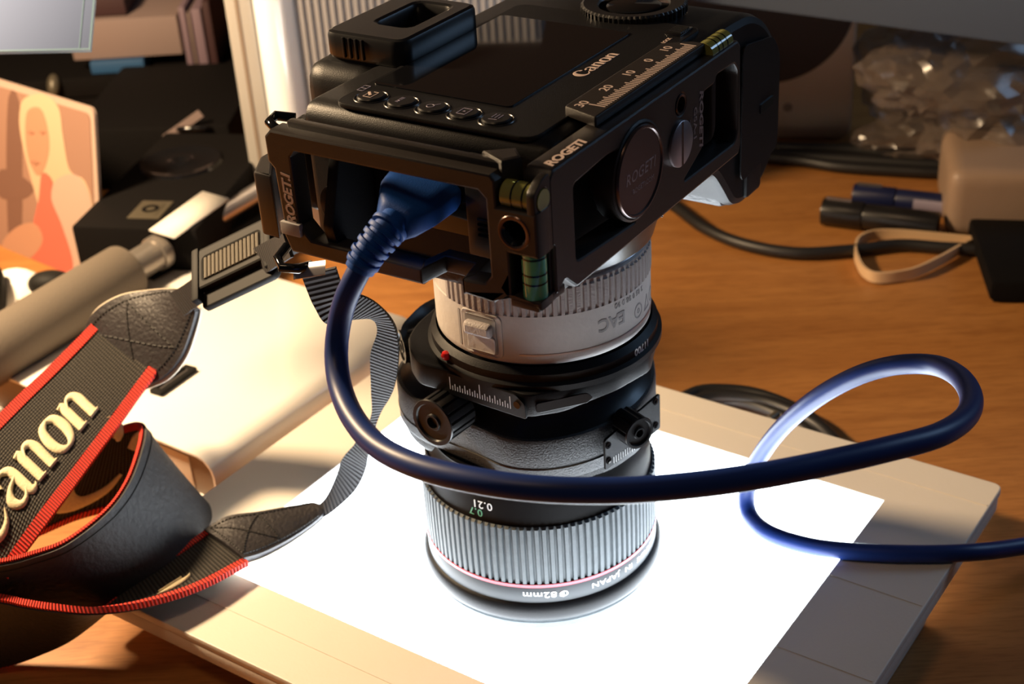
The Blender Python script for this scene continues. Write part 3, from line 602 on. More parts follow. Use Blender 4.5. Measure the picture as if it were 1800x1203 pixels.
def sweep(sec):     # sections: centre, width vec, thick vec (superellipse)
    V, F = [], []; n = 28
    for c, w, t in sec:
        for k in range(n):
            a = 2*math.pi*k/n; ca, sa = math.cos(a), math.sin(a); e = .45
            V.append(Vector(c)+Vector(w)*math.copysign(abs(ca)**e, ca)+Vector(t)*math.copysign(abs(sa)**e, sa))
    for i in range(len(sec)-1):
        for k in range(n): k2 = (k+1) % n; F.append((i*n+k, i*n+k2, (i+1)*n+k2, (i+1)*n+k))
    F.append(tuple(range(n))[::-1]); F.append(tuple(range((len(sec)-1)*n, len(sec)*n))); return V, F
con = sweep([((-63.5, -5.5, 180), (0, 10.6, 2), (0, -.6, 3.6)), ((-66, -5.7, 180), (0, 11.2, 2), (0, -.7, 4.2)), ((-76, -7.6, 180), (0, 9.8, 2), (.6, -.8, 4.3)), ((-83, -9.2, 179.6), (0, 6.8, 1.8), (1, -.8, 4.3)), ((-85.5, -9.6, 179.2), (0, 5, 1.4), (1.4, -.8, 4.0)), ((-86.5, -9.6, 178.9), (0, 4.2, 1), (1.4, -.8, 3.6))])
part('connector', usb, M['usb'], xf(BM, con), world=True, angle=50, label='bright blue moulded plug')
rel = []
rp = spline([BM @ Vector(q) for q in ((-85, -9.7, 179.2), (-88, -9.6, 178.2), (-91, -8.2, 175.6), (-94, -6, 172), (-96, -4.4, 168))], 2)
rel.append(tube(rp, 4.1, 24, smoothed=False))
for i in range(1, len(rp)-1, 1):
    t = (rp[min(i+1, len(rp)-1)]-rp[i-1]).normalized(); rr = 5.5-.13*i
    rel.append(cyl(rp[i]-t*.75, rp[i]+t*.75, rr, rr*.98, 28))
part('strain_relief', usb, M['usb'], *rel, world=True, bevel=.3)

# ------------------------------------------------------------------ camera strap
strap = root('camera_strap', 'black camera strap with red edges and cream embroidery curling beside the light box', 'camera strap', at(200, 1050, 0))
def spart(n, m, *a, **k): return part(n, strap, m, *a, world=True, **k)
def rib(name, m, A, B, th, sub=6, lab=None, trim=True, back=None, belly=0):
    r = Ribbon(A, B, sub); vf, uv = r.mesh(th, belly=belly, nw=9 if belly else 5); o = spart(name, m, vf, uv=uv, label=lab)
    if back: v2, u2 = r.mesh(th*.9, -.01, 1.01, off=back, belly=belly, nw=9 if belly else 5); spart('leather_backing', M['suede'], v2, uv=u2)
    if trim:
        for k, (f0, f1) in enumerate(((-.035, .085), (.915, 1.035))):
            v2, u2 = r.mesh(th*2.0, f0, f1, nw=5); spart('red_edging', M['redtrim'], v2, uv=u2)
    return r
# upper run with the embroidered name
A = [deep(*q) for q in ((178, 560, 604), (148, 592, 598), (90, 650, 584), (25, 712, 566), (-45, 785, 545), (-100, 870, 530), (-130, 905, 527))]
B = [deep(*q) for q in ((288, 632, 588), (247, 686, 580), (200, 752, 566), (143, 830, 548), (87, 905, 530), (28, 985, 524), (10, 1015, 523))]
r1 = rib('webbing', M['webc'], A, B, .9, lab='webbing embroidered with the maker name', back=-1.4)
if r1.nr[3].dot(FW) > 0: r1.nr = [-q for q in r1.nr]
H = (A[2]-B[2]).length*.44
st, wt = wordmark('Canon', H*.86)
sc_ = r1.s[-1]
W1 = (A[2]-B[2]).length
s_end = r1.s[int(len(r1.s)*.20)]+15.5
spart('embroidery', M['emb'], puff(st, lambda x, y, h: r1.pt(s_end+(wt-x)*.88, .74-(y)/W1*.95, .6+h), 1.1, 8), label='raised cream embroidered name')
# loop standing on its edge: far wall, turn, near wall
T = [at(*q) for q in ((105, 812, 30), (135, 790, 34), (188, 764, 37), (236, 748, 38), (251, 756, 38), (247, 790, 38), (226, 848, 37), (188, 900, 36), (120, 952, 34), (60, 975, 32), (0, 990, 30), (-120, 1005, 28), (-190, 1015, 26), (-225, 1034, 22), (-200, 1046, 19), (-130, 1046, 17))]
Bt = [at(*q) for q in ((45, 950, -4), (80, 932, -2), (150, 904, 0), (262, 880, 0), (345, 882, 0), (367, 906, 1), (345, 955, 3), (296, 1005, 3), (205, 1052, 2), (120, 1078, -4), (20, 1105, -10), (-120, 1120, -14), (-190, 1142, -16), (-225, 1172, -19), (-200, 1188, -21), (-130, 1192, -21))]
r2 = Ribbon(T, Bt, 7)
vf, uv = r2.mesh(.9); spart('webbing', M['webc'], vf, uv=uv, label='webbing inside the loop')
inner = 1 if r2.nr[7].dot(FW) < 0 else -1       # side of the ribbon that faces the inside of the loop
vf, uv = r2.mesh(1.2, -.005, 1.005, off=-inner*1.1); spart('leather_backing', M['suede'], vf, uv=uv, label='soft black leather backing of the loop')
for f0, f1 in ((-.03, .05), (.95, 1.03)):
    vf, uv = r2.mesh(1.6, f0, f1, off=inner*.2); spart('red_edging', M['redtrim'], vf, uv=uv)
vf, uv = r2.mesh(.5, .075, .087, off=-inner*1.75); spart('stitching', M['thread'], vf, uv=uv)
st, wt = wordmark('Can', 27)
s0 = r2.s[3]
spart('embroidery', M['emb'], puff(st, lambda x, y, h: r2.pt(s0+x*.9, .80-y/39, inner*(.6+h)), .9, 8), label='cream embroidery inside the loop')
# lower run, webbing face up then twisting to stand on its edge
A2 = [at(366, 936, 6), at(300, 983, 6), at(232, 1030, 4), at(180, 1075, 0), at(120, 1122, -8), at(60, 1150, -16), at(0, 1168, -20), at(-120, 1190, -21)]
B2 = [at(434, 989, 8), at(345, 1034, 10), at(252, 1062, 13), at(168, 1073, 16), at(96, 1069, 18), at(42, 1062, 18), at(0, 1054, 18), at(-120, 1040, 17)]
r3 = Ribbon(A2, B2, 7); up = 1 if r3.nr[3].z > 0 else -1
vf, uv = r3.mesh(.9); spart('webbing', M['webc'], vf, uv=uv, label='lower run of webbing')
vf, uv = r3.mesh(1.3, 0, 1.0, off=-up*1.2); spart('leather_backing', M['suede'], vf, uv=uv)
vf, uv = r3.mesh(2.0, -.04, .07); spart('red_edging', M['redtrim'], vf, uv=uv)
vf, uv = r3.mesh(2.4, .93, 1.04); spart('red_edging', M['redtrim'], vf, uv=uv)
q_ = [[(1, 1, .4), (5, 4, 3), (10, 7, 4), (14, 9, 2.2), (15.5, 11, .4)], [(2, 5, .5), (7, 9, 2), (12, 11.5, 1.2)]]
sA = r3.s[7]; spart('embroidery', M['emb'], puff(q_, lambda x, y, h: r3.pt(sA+14-x, .90-y/42, up*(.6+h)), .7, 8), label='tip of another embroidered letter')
# leather ends
def leather(Al, Bl, lab, tip=True, up_to_cam=True, th=2.0, sub=6, x0=.0, x1=.52):
    r = Ribbon(Al, Bl, sub); vis = -1 if r.nr[len(r.nr)//2].dot(FW) > 0 else 1
    vf, uv = r.mesh(th, nw=9, belly=vis*.9, off=vis*.9); o = spart('leather_end', M['leather'], vf, uv=uv, label=lab, angle=60)
    vf, uv = r.mesh(.9, -.035, 1.035, off=-vis*.5, nw=5); part('felt_piping', o, M['felt'], vf, uv=uv, world=True)
    Lg = r.s[-1]; dsh = []
    def line(p, q, n):
        for i in range(n):
            a, b = (i+.15)/n, (i+.8)/n; P = []
            for t in (a, b):
                x, f = p[0]+(q[0]-p[0])*t, p[1]+(q[1]-p[1])*t; g = 1-(2*f-1)**2
                P.append(r.pt(x*Lg, f, vis*(.9+th/2+.9*g+.12)))
            dsh.append(cyl(P[0], P[1], .33, n=6))
    line((.03, .08), (.92, .1), 26); line((.03, .92), (.92, .9), 26); line((.04, .1), (.04, .9), 14); line((x1, .1), (x1, .9), 13)
    line((.06, .12), (x1, .88), 16); line((.06, .88), (x1, .12), 16)
    part('stitching', o, M['thread'], *dsh, world=True, kind='stuff')
    return r
leather([deep(*q) for q in ((150, 586, 607), (172, 548, 602), (214, 522, 597), (262, 512, 592), (300, 508, 585), (318, 510, 578))],
        [deep(*q) for q in ((246, 684, 590), (290, 664, 585), (322, 628, 580), (340, 585, 577), (350, 550, 574), (349, 542, 573))], 'stitched leather end beside the buckle')
leather([at(360, 938, 6), at(400, 914, 9), at(455, 905, 9), at(510, 895, 8), at(548, 889, 7), at(562, 893, 6)],
        [at(430, 989, 8), at(462, 978, 5), at(503, 957, 4), at(540, 933, 4), at(566, 912, 5), at(571, 902, 6)], 'stitched leather end lying on the glowing glass', x1=.45)
# narrow webbing near the buckle, the buckle, and the upper lug
n1 = rib('webbing', M['web'], [deep(*q) for q in ((300, 515, 572), (322, 502, 560), (350, 484, 545), (400, 462, 535), (470, 424, 500), (500, 410, 472))],
         [deep(*q) for q in ((325, 555, 570), (350, 537, 558), (376, 524, 543), (425, 508, 533), (485, 470, 498), (514, 452, 470))], 1.2, trim=False, lab='narrow webbing through the buckle')
def frame_at(c, xdir_px, d, sx, sy):
    c0 = deep(c[0], c[1], d[0]); x = deep(xdir_px[0], xdir_px[1], d[1])-c0; return c0, x
bx = basis(deep(364, 522, 522), deep(494, 460, 510)-deep(364, 522, 522), deep(350, 458, 533)-deep(364, 522, 522))
if bx.to_3x3().col[2].dot(FW) > 0: pass
bx = bx @ Matrix.Scale(1.22, 4)
def bk(n, m, *vf, **k): return part(n, buck, m, *[xf(bx, v) for v in vf], world=True, **k)
buck = spart('buckle', M['plastic'], xf(bx, plate(rnd([(0, -5.5), (25.5, -5.5), (27, -4), (27, 0), (0, 0)], 1.2), [], 2.4, Matrix.Translation((0, 0, 1)), .4)), label='black plastic strap adjuster buckle', angle=30)
sg = 1 if bx.to_3x3().col[2].dot(FW) < 0 else -1
bk('buckle_loop', M['plastic'], plate(rnd([(-1, 0), (26, 0), (26, 14.5), (-1, 14.5)], 2), [rnd([(2.2, 2.8), (22.5, 2.8), (22.5, 10.5), (2.2, 10.5)], 1)], 4.5, Matrix.Translation((0, 0, sg*2)), .8), angle=30)
bk('buckle_bar', M['plastic'], box(-1.5, 26, 13.5, 15.5, sg*1-2.2, sg*1+2.2), bevel=.8)
for x in (-2, 24.2): bk('buckle_arm', M['plastic'], box(x, x+2.6, -3.5, 15, sg*3-1.2, sg*3+1.8), bevel=.8)
wv = bk('buckle_webbing', M['plastic'], box(2.2, 22.5, 2.8, 10.5, sg*2.2-1.4, sg*2.2+1.4))
bk('webbing_ribs', M['ribweb'], *[cyl((3.0+i*1.45, 3.0, sg*3.9), (3.0+i*1.45, 10.3, sg*3.9), .66, n=8) for i in range(14)], label='ribbed webbing showing through the buckle')
bk('buckle_end', M['plastic'], box(25, 34, 1.5, 11.5, -1.6, 1.6), bevel=.6)
# lower lug: pale metal end and webbing that twists down to the second leather end
BMf = lambda u, v, z: BM @ Vector((u, v, z))
mb = deep(545, 476, 452)
spart('webbing_clasp', M['steel'], sweep([(deep(516, 478, 455), Vector(deep(516, 491, 455)-deep(516, 478, 455))*.8, (0, 1.2, .6)), (deep(572, 470, 449), Vector(deep(572, 483, 449)-deep(572, 470, 449))*.7, (0, 1.2, .6))]), label='pale blue-grey clasp edge')
An = [deep(*q) for q in ((531, 484, 455), (540, 508, 458), (553, 538, 462), (574, 568, 467), (622, 560, 474), (655, 560, 483), (664, 582, 492), (652, 622, 503), (653, 680, 520), (652, 733, 535), (628, 775, 550), (603, 805, 560), (594, 830, 566), (573, 876, 573))]+[at(540, 905, 5)]
Bn = [deep(*q) for q in ((590, 470, 451), (598, 494, 454), (611, 520, 458), (636, 520, 465), (664, 535, 473), (688, 562, 481), (699, 592, 490), (700, 640, 503), (690, 690, 518), (667, 730, 534), (648, 796, 550), (642, 828, 560), (622, 866, 567), (580, 903, 572))]+[at(560, 912, 5)]
rib('webbing', M['web'], An, Bn, 1.2, trim=False, lab='narrow ribbed webbing hanging in a twist beside the lens')

# ------------------------------------------------------------------ things left of the lens
# white enclosure: top plate folded down at the near edge
N_ = at(372, 812, 2); R_ = at(735, 565, 2); L_ = at(225, 722, 2)
sx = (R_-N_).normalized(); sy = Vector((-sx.y, sx.x, 0)); ang = math.atan2(sx.y, sx.x)
slab = root('drive_enclosure', 'white glossy slab-shaped device with rounded edges left of the light box', 'device', (N_.x, N_.y, DZ), ang)
ln = (R_-N_).length
mslab = basis((0, 0, -DZ), (0, 1, 0), (0, 0, 1))    # z axis = +x
body_out = [(0, DZ+.4), (0, -7), (.7, -3.5), (2.6, -.9), (5.5, 1.1), (9, 2), (159, 2), (163, 1), (166.5, -2), (168, -6), (168, DZ+.4)]
body_in = [(1.5, DZ+2.4), (1.5, -7.2), (2.6, -3.2), (6, -.2), (9.3, .6), (158.8, .6), (162.4, -.6), (165.4, -3), (166.5, -6.4), (166.5, DZ+2.4)]
part('shell', slab, M['slab'], xf(mslab, plate(body_out, [body_in], ln, Matrix.Translation((0, 0, ln/2)), .3)), angle=30)
part('end_cap', slab, M['slabend'], xf(mslab, plate([(x*.995+.3, z) for x, z in body_in], [], ln-5, Matrix.Translation((0, 0, ln/2+.5)))), label='recessed brown end')
part('slot_cover', slab, M['box'], xf(mslab, box(18, 60, DZ+3, -3, 2.4, 3.2)), bevel=.3)
# small frame lying on the slab
fr_ = root('slider_frame', 'small black rectangular slider lying on the white slab', 'slider', at(303, 665, 3.0))
fb = basis(at(274, 692, 3.2), at(348, 640, 3.2)-at(274, 692, 3.2), (-.3, .95, 0))
part('frame', fr_, M['plastic'], xf(fb, plate(rnd([(0, -3), (25, -3), (25, 4), (0, 4)], .6), [rnd([(3, -.9), (22, -.9), (22, 1.9), (3, 1.9)], .4)], 2.2, None, .3)), world=True, angle=30)
part('middle_bar', fr_, M['steel'], xf(fb, box(3, 22, .1, .9, -.6, .6)), world=True)
# paper under things
pp = part('paper_sheet', None, M['paper'], ([at(-60, 660, DZ+.6), at(120, 600, DZ+.6), at(190, 640, DZ+.6), at(60, 686, DZ+.6), at(-60, 700, DZ+.6)], [(0, 1, 2, 3, 4)]))
e_ = pp.modifiers.new('t', 'SOLIDIFY'); e_.thickness = .0008; e_.offset = 1; tag(pp, 'white paper sheet on the desk beneath the foam-covered tube', 'paper')
pp = part('paper_sheet', None, M['paper'], ([at(262, 404, 27), at(356, 336, 27), at(402, 349, 27), at(306, 418, 27)], [(0, 1, 2, 3)]))
e_ = pp.modifiers.new('t', 'SOLIDIFY'); e_.thickness = .0008; e_.offset = 1; tag(pp, 'cream card lying below the dark case badge', 'card')
pp = part('paper_sheet', None, M['paper'], ([at(330, 420, DZ+.8), at(430, 372, DZ+.8), at(500, 395, DZ+.8), at(500, 440, DZ+.8), at(380, 480, DZ+.8)], [(0, 1, 2, 3, 4)]))
e_ = pp.modifiers.new('t', 'SOLIDIFY'); e_.thickness = .0008; e_.offset = 1; tag(pp, 'pale paper between the tripod tubes and the white slab', 'paper')
# tripod leg with foam sleeve
tri = root('tripod_leg', 'grey foam-sleeved metal tripod leg lying across behind the strap', 'tripod', at(100, 580, DZ))
f0, f1 = deep(-90, 668, 672), deep(222, 478, 752)
dr = (f1-f0).normalized()
part('foam_sleeve', tri, M['foam'], cyl(f0, f1, 15.0, n=48), world=True, bevel=1.5)
part('inner_tube', tri, M['tube'], cyl(f1-dr*4, f1+dr*24, 8.2, n=32), world=True)
part('clamp_collar', tri, M['tube'], cyl(f1+dr*20, f1+dr*26, 9.4, n=32), world=True, bevel=.6)
part('lower_tube', tri, M['steel'], cyl(f1+dr*22, f1+dr*140, 5.2, n=32), world=True)
part('second_tube', tri, M['plastic'], cyl(deep(262, 496, 770), deep(480, 376, 835), 4.5, n=24), world=True)
# white and black gadget with a wire, at the left edge
gd = root('clip_gadget', 'white plastic gadget with rounded black cap before the portrait print', 'gadget', at(60, 590, DZ))
gm = deep(55, 530, 760)
def egg(c, rx, ry, rz, n=24):
    V, F = [], []
    for i in range(n//2+1):
        th_ = math.pi*i/(n//2)
        for j in range(n): a = 2*math.pi*j/n; V.append(Vector(c)+RT*(rx*math.sin(th_)*math.cos(a))+UP*(ry*math.cos(th_))+FW*(rz*math.sin(th_)*math.sin(a)))
    for i in range(n//2):
        for j in range(n): F.append((i*n+j, i*n+(j+1) % n, (i+1)*n+(j+1) % n, (i+1)*n+j))
    return V, F
part('white_body', gd, M['slab'], egg(deep(30, 535, 765), 19, 19, 11), world=True)
part('black_cap', gd, M['plastic'], egg(deep(92, 500, 756), 12.5, 7.5, 9), world=True)
part('black_cap', gd, M['plastic'], egg(deep(-8, 520, 750), 5, 16, 9), world=True)
part('tab', gd, M['slabend'], cyl(deep(30, 534, 748), deep(75, 531, 748), 2.0), world=True)
part('wire', gd, M['cableblk'], tube([deep(44, 566, 745), deep(44, 552, 743), deep(52, 546, 741), deep(62, 551, 740), deep(82, 552, 738), deep(100, 572, 736)], 1.0, 8), world=True)
part('stand', gd, M['slab'], box(gm.x-16, gm.x-4, gm.y-2, gm.y+8, DZ+.2, gm.z-8), world=True, bevel=2)

# portrait print leaning at the left
Pbr = at(182, 506, DZ); db_ = (Pbr-CAM).dot(FW); Ptr = deep(164, 191, db_-38.5); Ptl = at(-150, 96, Ptr.z)
ex = Ptl-Ptr; ey = Ptr-Pbr; Wp, Hp = ex.length, ey.length
pic = root('portrait_print', 'rounded-corner print of a blond person in red leaning against the dark case', 'photo print', Pbr)
def flat(name, m, poly, z, par=pic): return part(name, par, m, xf(pm, plate(poly, [], .25, Matrix.Translation((0, 0, z)))), world=True, smooth=False)
pm = basis(Pbr+ex, -ex, ey)   # x to the right, origin bottom-left
part('print_card', pic, M['prlt'], xf(pm, plate(rnd([(0, 0), (Wp, 0), (Wp, Hp), (0, Hp)], 5), [], 2.0, Matrix.Translation((0, 0, -1.2)))), world=True, angle=30)
def PX(px, py):                # pixel -> print coordinates on the leaning plane
    nn = pm.to_3x3().col[2]; o = pm.translation; r_ = ray(px, py); t = nn.dot(o-CAM)/nn.dot(r_); q = pm.inverted() @ (CAM+r_*t); return (q.x, q.y)
def shape(name, m, pts, z): flat(name, m, [tuple(v)[:2] for v in spline([Vector((*PX(*p), 0)) for p in pts], 3, True)], z)
flat('background', M['prbg'], rnd([PX(-140, 560), PX(172, 508), PX(158, 200), PX(-140, 110)], 4), .05)
shape('background_band', M['prdk'], [(16, 170), (34, 178), (40, 300), (36, 440), (18, 440), (12, 300)], .2)
shape('background_band', M['prdk'], [(0, 300), (30, 305), (60, 330), (40, 350), (0, 345)], .25)
shape('long_hair', M['hair'], [(45, 172), (78, 166), (104, 190), (112, 240), (124, 300), (150, 318), (166, 370), (172, 470), (150, 500), (90, 420), (60, 330), (38, 240), (36, 195)], .35)
shape('face', M['skin'], [(50, 195), (72, 190), (84, 220), (88, 262), (78, 300), (66, 308), (52, 280), (46, 235)], .5)
shape('shoulder', M['prlt'], [(92, 330), (130, 306), (158, 340), (170, 420), (176, 500), (120, 500), (96, 420)], .55)
shape('red_garment', M['top'], [(76, 304), (94, 318), (92, 350), (112, 400), (130, 470), (100, 500), (58, 470), (60, 400), (70, 350)], .7)
shape('arm', M['skin'], [(30, 400), (62, 392), (78, 420), (60, 450), (20, 470), (6, 430)], .8)
shape('mouth', M['prmid'], [(54, 284), (64, 282), (72, 286), (64, 290)], .9); shape('eye', M['prmid'], [(50, 232), (57, 229), (63, 233), (56, 236)], .9); shape('eye', M['prmid'], [(70, 231), (77, 229), (82, 232), (76, 236)], .9)

# dark case with a driver and a badge
TZ = 26
kx = (at(288, 344, TZ)-at(246, 343, TZ)).normalized(); kz = math.atan2(kx.y, kx.x); ko = at(265, 370, TZ)
case = root('speaker_case', 'black loudspeaker box lying on its back with a pale square badge', 'loudspeaker', (ko.x, ko.y, DZ), kz)
part('cabinet', case, M['dark'], box(-36, 34, -22, 110, 0.2, TZ-DZ), bevel=2)
dc = (FR[case.name].inverted() @ at(222, 262, TZ))
part('driver', case, M['gloss'], lathe([(0, TZ-DZ+.2), (5, TZ-DZ+2), (9, TZ-DZ+.3), (19, TZ-DZ+.4), (21, TZ-DZ+1.5), (23, TZ-DZ+1.5), (24, TZ-DZ-.2)], 64, cx=-8, cy=64))
part('badge', case, M['badge'], box(-9, 9, -11, 11, TZ-DZ, TZ-DZ+.6), box(-5.5, 5.5, -7, 7, TZ-DZ+.6, TZ-DZ+.9), bevel=.3)
part('badge_centre', case, M['dark'], plate(circ(0, 0, 4.6, 24), [circ(0, 0, 2.6, 20)], .3, Matrix.Translation((0, 0, TZ-DZ+1.1))))
c2 = at(300, 332, DZ)
cs2 = root('black_case', 'black upright case standing behind the loudspeaker box against the white cabinet', 'case', (c2.x, c2.y, DZ), rad(-4))
part('shell', cs2, M['dark'], box(-58, 44, 0, 120, .2, 42), bevel=3)
part('handle', cs2, M['gloss'], tube([(12, -.5, 40), (14, -5, 42), (30, -5, 42), (32, -.5, 40)], 1.6, 10))
part('pale_strip', cs2, M['pinkbox'], xf(Matrix.Translation((3, -.6, 34)) @ Matrix.Rotation(rad(-32), 4, 'Y'), box(0, 30, -.4, .4, -2, 3)))
# brass stub
# back shelf with boxes
sh0 = deep(-60, 78, 1080); 
sh = root('back_shelf', 'dark shelf unit at the back behind the loudspeaker box', 'shelf', (sh0.x, sh0.y, DZ))
zsh = deep(250, 66, 1090).z-2; Lw, Rw = at(-250, 40, zsh), at(520, 90, zsh)
yb = Rw.y-10
part('shelf_board', sh, M['dark'], box(Lw.x-60, -175, yb-20, yb+190, zsh-14, zsh), world=True, bevel=1)
part('side_panel', sh, M['dark'], box(-195, -175, yb-20, yb+190, DZ+.2, zsh-14), world=True)
part('back_panel', sh, M['dark'], box(Lw.x-60, -195, yb+150, yb+160, DZ+.2, zsh-14), world=True)
kz_ = deep(94, 150, 1010); fk = (yb-20-4-CAM.y)/(kz_.y-CAM.y); kz_ = CAM+(kz_-CAM)*fk
part('cupboard_front', sh, M['dark'], box(Lw.x-60, -196, yb-20, yb-8, DZ+.3, zsh-15), world=True)
part('brass_knob', sh, M['badge'], egg(kz_, 4.5, 8, 5), world=True)
def onshelf(name, m, px0, px1, h, lab, cat, z0=0, dy=0, dpt=120):
    a, b = at(px0, 60, zsh), at(px1, 75, zsh); f = (yb-15+dy-CAM.y)
    xa = CAM.x+(a.x-CAM.x)*f/(a.y-CAM.y); xb = CAM.x+(b.x-CAM.x)*f/(b.y-CAM.y)
    o = part(name, None, m, box(xa, xb, yb-15+dy, yb-15+dy+dpt, zsh+z0+.3, zsh+z0+h), bevel=1.2); tag(o, lab, cat); return o
onshelf('folder', M['blue'], 146, 246, 9, 'blue folder beneath the pinkish carton on the back shelf', 'folder')
onshelf('carton', M['pinkbox'], 120, 318, 28, 'long pinkish card carton on the back shelf', 'carton', 9.3, 4)
onshelf('carton', M['maroon'], 150, 232, 14, 'dark maroon carton stacked on the pinkish carton', 'carton', 37.8, 10)
for i, (c, w) in enumerate((('purple', 14), ('pinkbox', 7), ('purple', 20), ('maroon', 16))):
    a = 320+[0, 14, 21, 42][i]
    onshelf('book', M[c], a, a+w, [44, 40, 42, 47][i], ['thin mauve book right beside the pinkish carton', 'thin pink book between two mauve books', 'wide mauve book near the white pillar', 'maroon book touching the white pillar'][i], 'book')

# pale cabinet edge: strip, rounded white column, ribbed panel
pb = at(459, 424, DZ); 
pil = root('white_cabinet', 'tall pale cabinet with a glossy rounded white corner and ribbed grey side', 'cabinet', (pb.x, pb.y, DZ), rad(-6))
HT = 330
part('edge_strip', pil, M['pillar'], box(0, 15, 0, 60, .3, HT), bevel=1.5)
part('edge_groove', pil, M['slabend'], box(6, 8, -.4, 1, 1, HT-1))
part('rounded_column', pil, M['polw'], lathe([(0, .3), (11.5, .3), (11.5, HT), (0, HT)], 48, cx=26, cy=6))
rb = [box(38, 170, 4, 50, .3, HT)]
part('ribbed_panel', pil, M['ribp'], *rb)
for i in range(30): part('rib', pil, M['ribp'], box(40+i*4.3, 42.2+i*4.3, 2.4, 4.4, .5, HT-.5))

# frosted panel hanging in at the upper left corner
a_, b_ = deep(157, 87, 600), deep(136, -40, 612)
hp = root('frosted_panel', 'pale grey frosted panel with bright cut edges in the upper left corner', 'panel', deep(0, 60, 640))
px_ = basis(a_, deep(-120, 93, 600)-a_, b_-a_)
part('sheet', hp, M['acry'], xf(px_, box(0, 70, 0, 46, -1, 1)), world=True, bevel=.2)
part('bright_edge', hp, M['acryedge'], xf(px_, box(0, 70, -.7, .0, -1.1, 1.1)), xf(px_, box(-.7, 0, -.7, 46, -1.1, 1.1)), world=True)
part('fold_line', hp, M['acryedge'], xf(px_, box(3.6, 4.0, 0, 46, -1.15, 1.15)), world=True)
part('hanger_rod', hp, M['steel'], xf(px_, cyl((60, 44, 0), (60, 500, 0), 2.5)), world=True)

# ------------------------------------------------------------------ things on the right
sp0 = at(1494, 246, DZ)
spk = root('desktop_speaker', 'beige desktop speaker with a dark round front behind the camera', 'speaker', (sp0.x, sp0.y, DZ), rad(-10))
cab = plate(rnd([(0, 0), (-150, 0), (-150, 230), (0, 230)], 9, 6), [], 150, basis((0, 75, 0), (1, 0, 0), (0, 0, 1)), 2)
part('cabinet', spk, M['spk'], xf(Matrix.Translation((0, 0, .4)), cab), angle=30)
part('woofer', spk, M['cone'], xf(basis((-55, -.3, 92), (1, 0, 0), (0, 0, 1)), lathe([(0, .3), (15, 1.2), (44, 1.5), (50, 2.6), (53, 2.0), (54, 0)], 72)))
part('rubber_foot', spk, M['gloss'], box(-150, -6, 3, 140, 0, 1.0))
part('port', spk, M['slabend'], xf(basis((-40, -.2, 22), (1, 0, 0), (0, 0, 1)), lathe([(0, .1), (2.4, .3), (3, 0)], 20)))
# monitor bottom bezel
z0_ = deep(1290, 0, 830).z; m1 = at(1240, -6, z0_); m2 = at(1830, 72, z0_)
mon = root('monitor', 'dark grey monitor lower edge hanging over the plastic bags', 'monitor', ((m1.x+m2.x)/2, (m1.y+m2.y)/2+60, DZ), math.atan2(m2.y-m1.y, m2.x-m1.x))
wm = (m2-m1).length
part('bezel', mon, M['mon'], box(-wm/2, wm/2+120, -60, -30, z0_-DZ, z0_-DZ+230), bevel=2)
part('neck', mon, M['mon'], box(230, 290, -30, 10, 10, z0_-DZ+80), bevel=2)
part('foot', mon, M['dark'], box(180, 340, -20, 110, 0.3, 10), bevel=3)
# crumpled bags
def bag(c, rx, ry, rz, lab, seed, m='film', amp=.2, name='plastic_bag', cat='bag'):
    bm = bmesh.new(); bmesh.ops.create_icosphere(bm, subdivisions=4, radius=1); rg = random.Random(seed)
    V = []
    for v in bm.verts:
        p = v.co.copy(); q = p*1.6+Vector((seed*3.1, seed, 0)); c1 = noise.cell(q*2.6)
        k = 1+amp*1.4*noise.noise(q)+amp*1.1*(c1-.5)*.35+amp*.55*noise.noise(q*3.3)+rg.uniform(-.03, .03)
        w = Vector((p.x*rx*k, p.y*ry*k, p.z*rz*k)); z = max(c.z+w.z, DZ+.8+abs(noise.noise(q*3))*3); V.append((c.x+w.x, c.y+w.y, z))
    F = [tuple(v.index for v in f.verts) for f in bm.faces]; bm.free()
    o = part(name, None, M[m], (V, F), angle=22); tag(o, lab, cat); return o
bag(at(1590, 190, 10)+Vector((10, 30, 12)), 34, 30, 34, 'clear crumpled plastic bag right beside the beige speaker', 1)
bag(at(1700, 130, 45), 56, 36, 30, 'clear crumpled plastic bag highest under the monitor edge', 2)
bag(at(1600, 262, -15)+Vector((10, 8, 2)), 42, 22, 15, 'flattened clear plastic bag low in front of the speaker corner', 3)
bag(at(1760, 225, 12), 46, 36, 32, 'clear crumpled plastic bag above the milky packet', 4)
wp = part('white_packet', None, M['film'], box(-30, 60, -20, 50, 0, 40), bevel=9, seg=4); wp.data.transform(Matrix.Translation(at(1752, 395, DZ+.5)*S) @ Matrix.Rotation(-.2, 4, 'Z')); wp.data.materials[0] = mat('milky_bag', (.28, .19, .13), .5, bump_s=60, bump=1)
tag(wp, 'milky pale packet behind the beige flat cable', 'packet')
rb_ = root('red_white_pack', 'dark red and white package at the right edge among the bags', 'package', at(1790, 235, DZ))
q0 = deep(1778, 180, 905)
part('red_face', rb_, M['redbit'], xf(basis(q0, RT, UP+FW*.2), box(-6, 20, -8, 10, -3, 3)), world=True, bevel=2)
part('white_band', rb_, M['paper'], xf(basis(q0, RT*.8+UP*.4, UP), box(-10, 20, 9, 14, -3.5, 3.5)), xf(basis(q0, RT, UP), box(-6, 20, -16, -9, -3.5, 3.5)), world=True, bevel=1.5)
part('pack_body', rb_, M['maroon'], box(q0.x+2, q0.x+30, q0.y+1, q0.y+20, DZ+.3, q0.z-8), world=True)
cb = part('colour_card', None, M['prlt'], xf(basis(deep(1660, 47, 925), RT, UP), box(-6, 16, -7, 4, -1, 1)), xf(basis(deep(1700, 47, 925), RT, UP), box(2, 20, -3, 2, -1, 1)), bevel=.5); tag(cb, 'small pink and white card scrap just under the monitor edge', 'card')
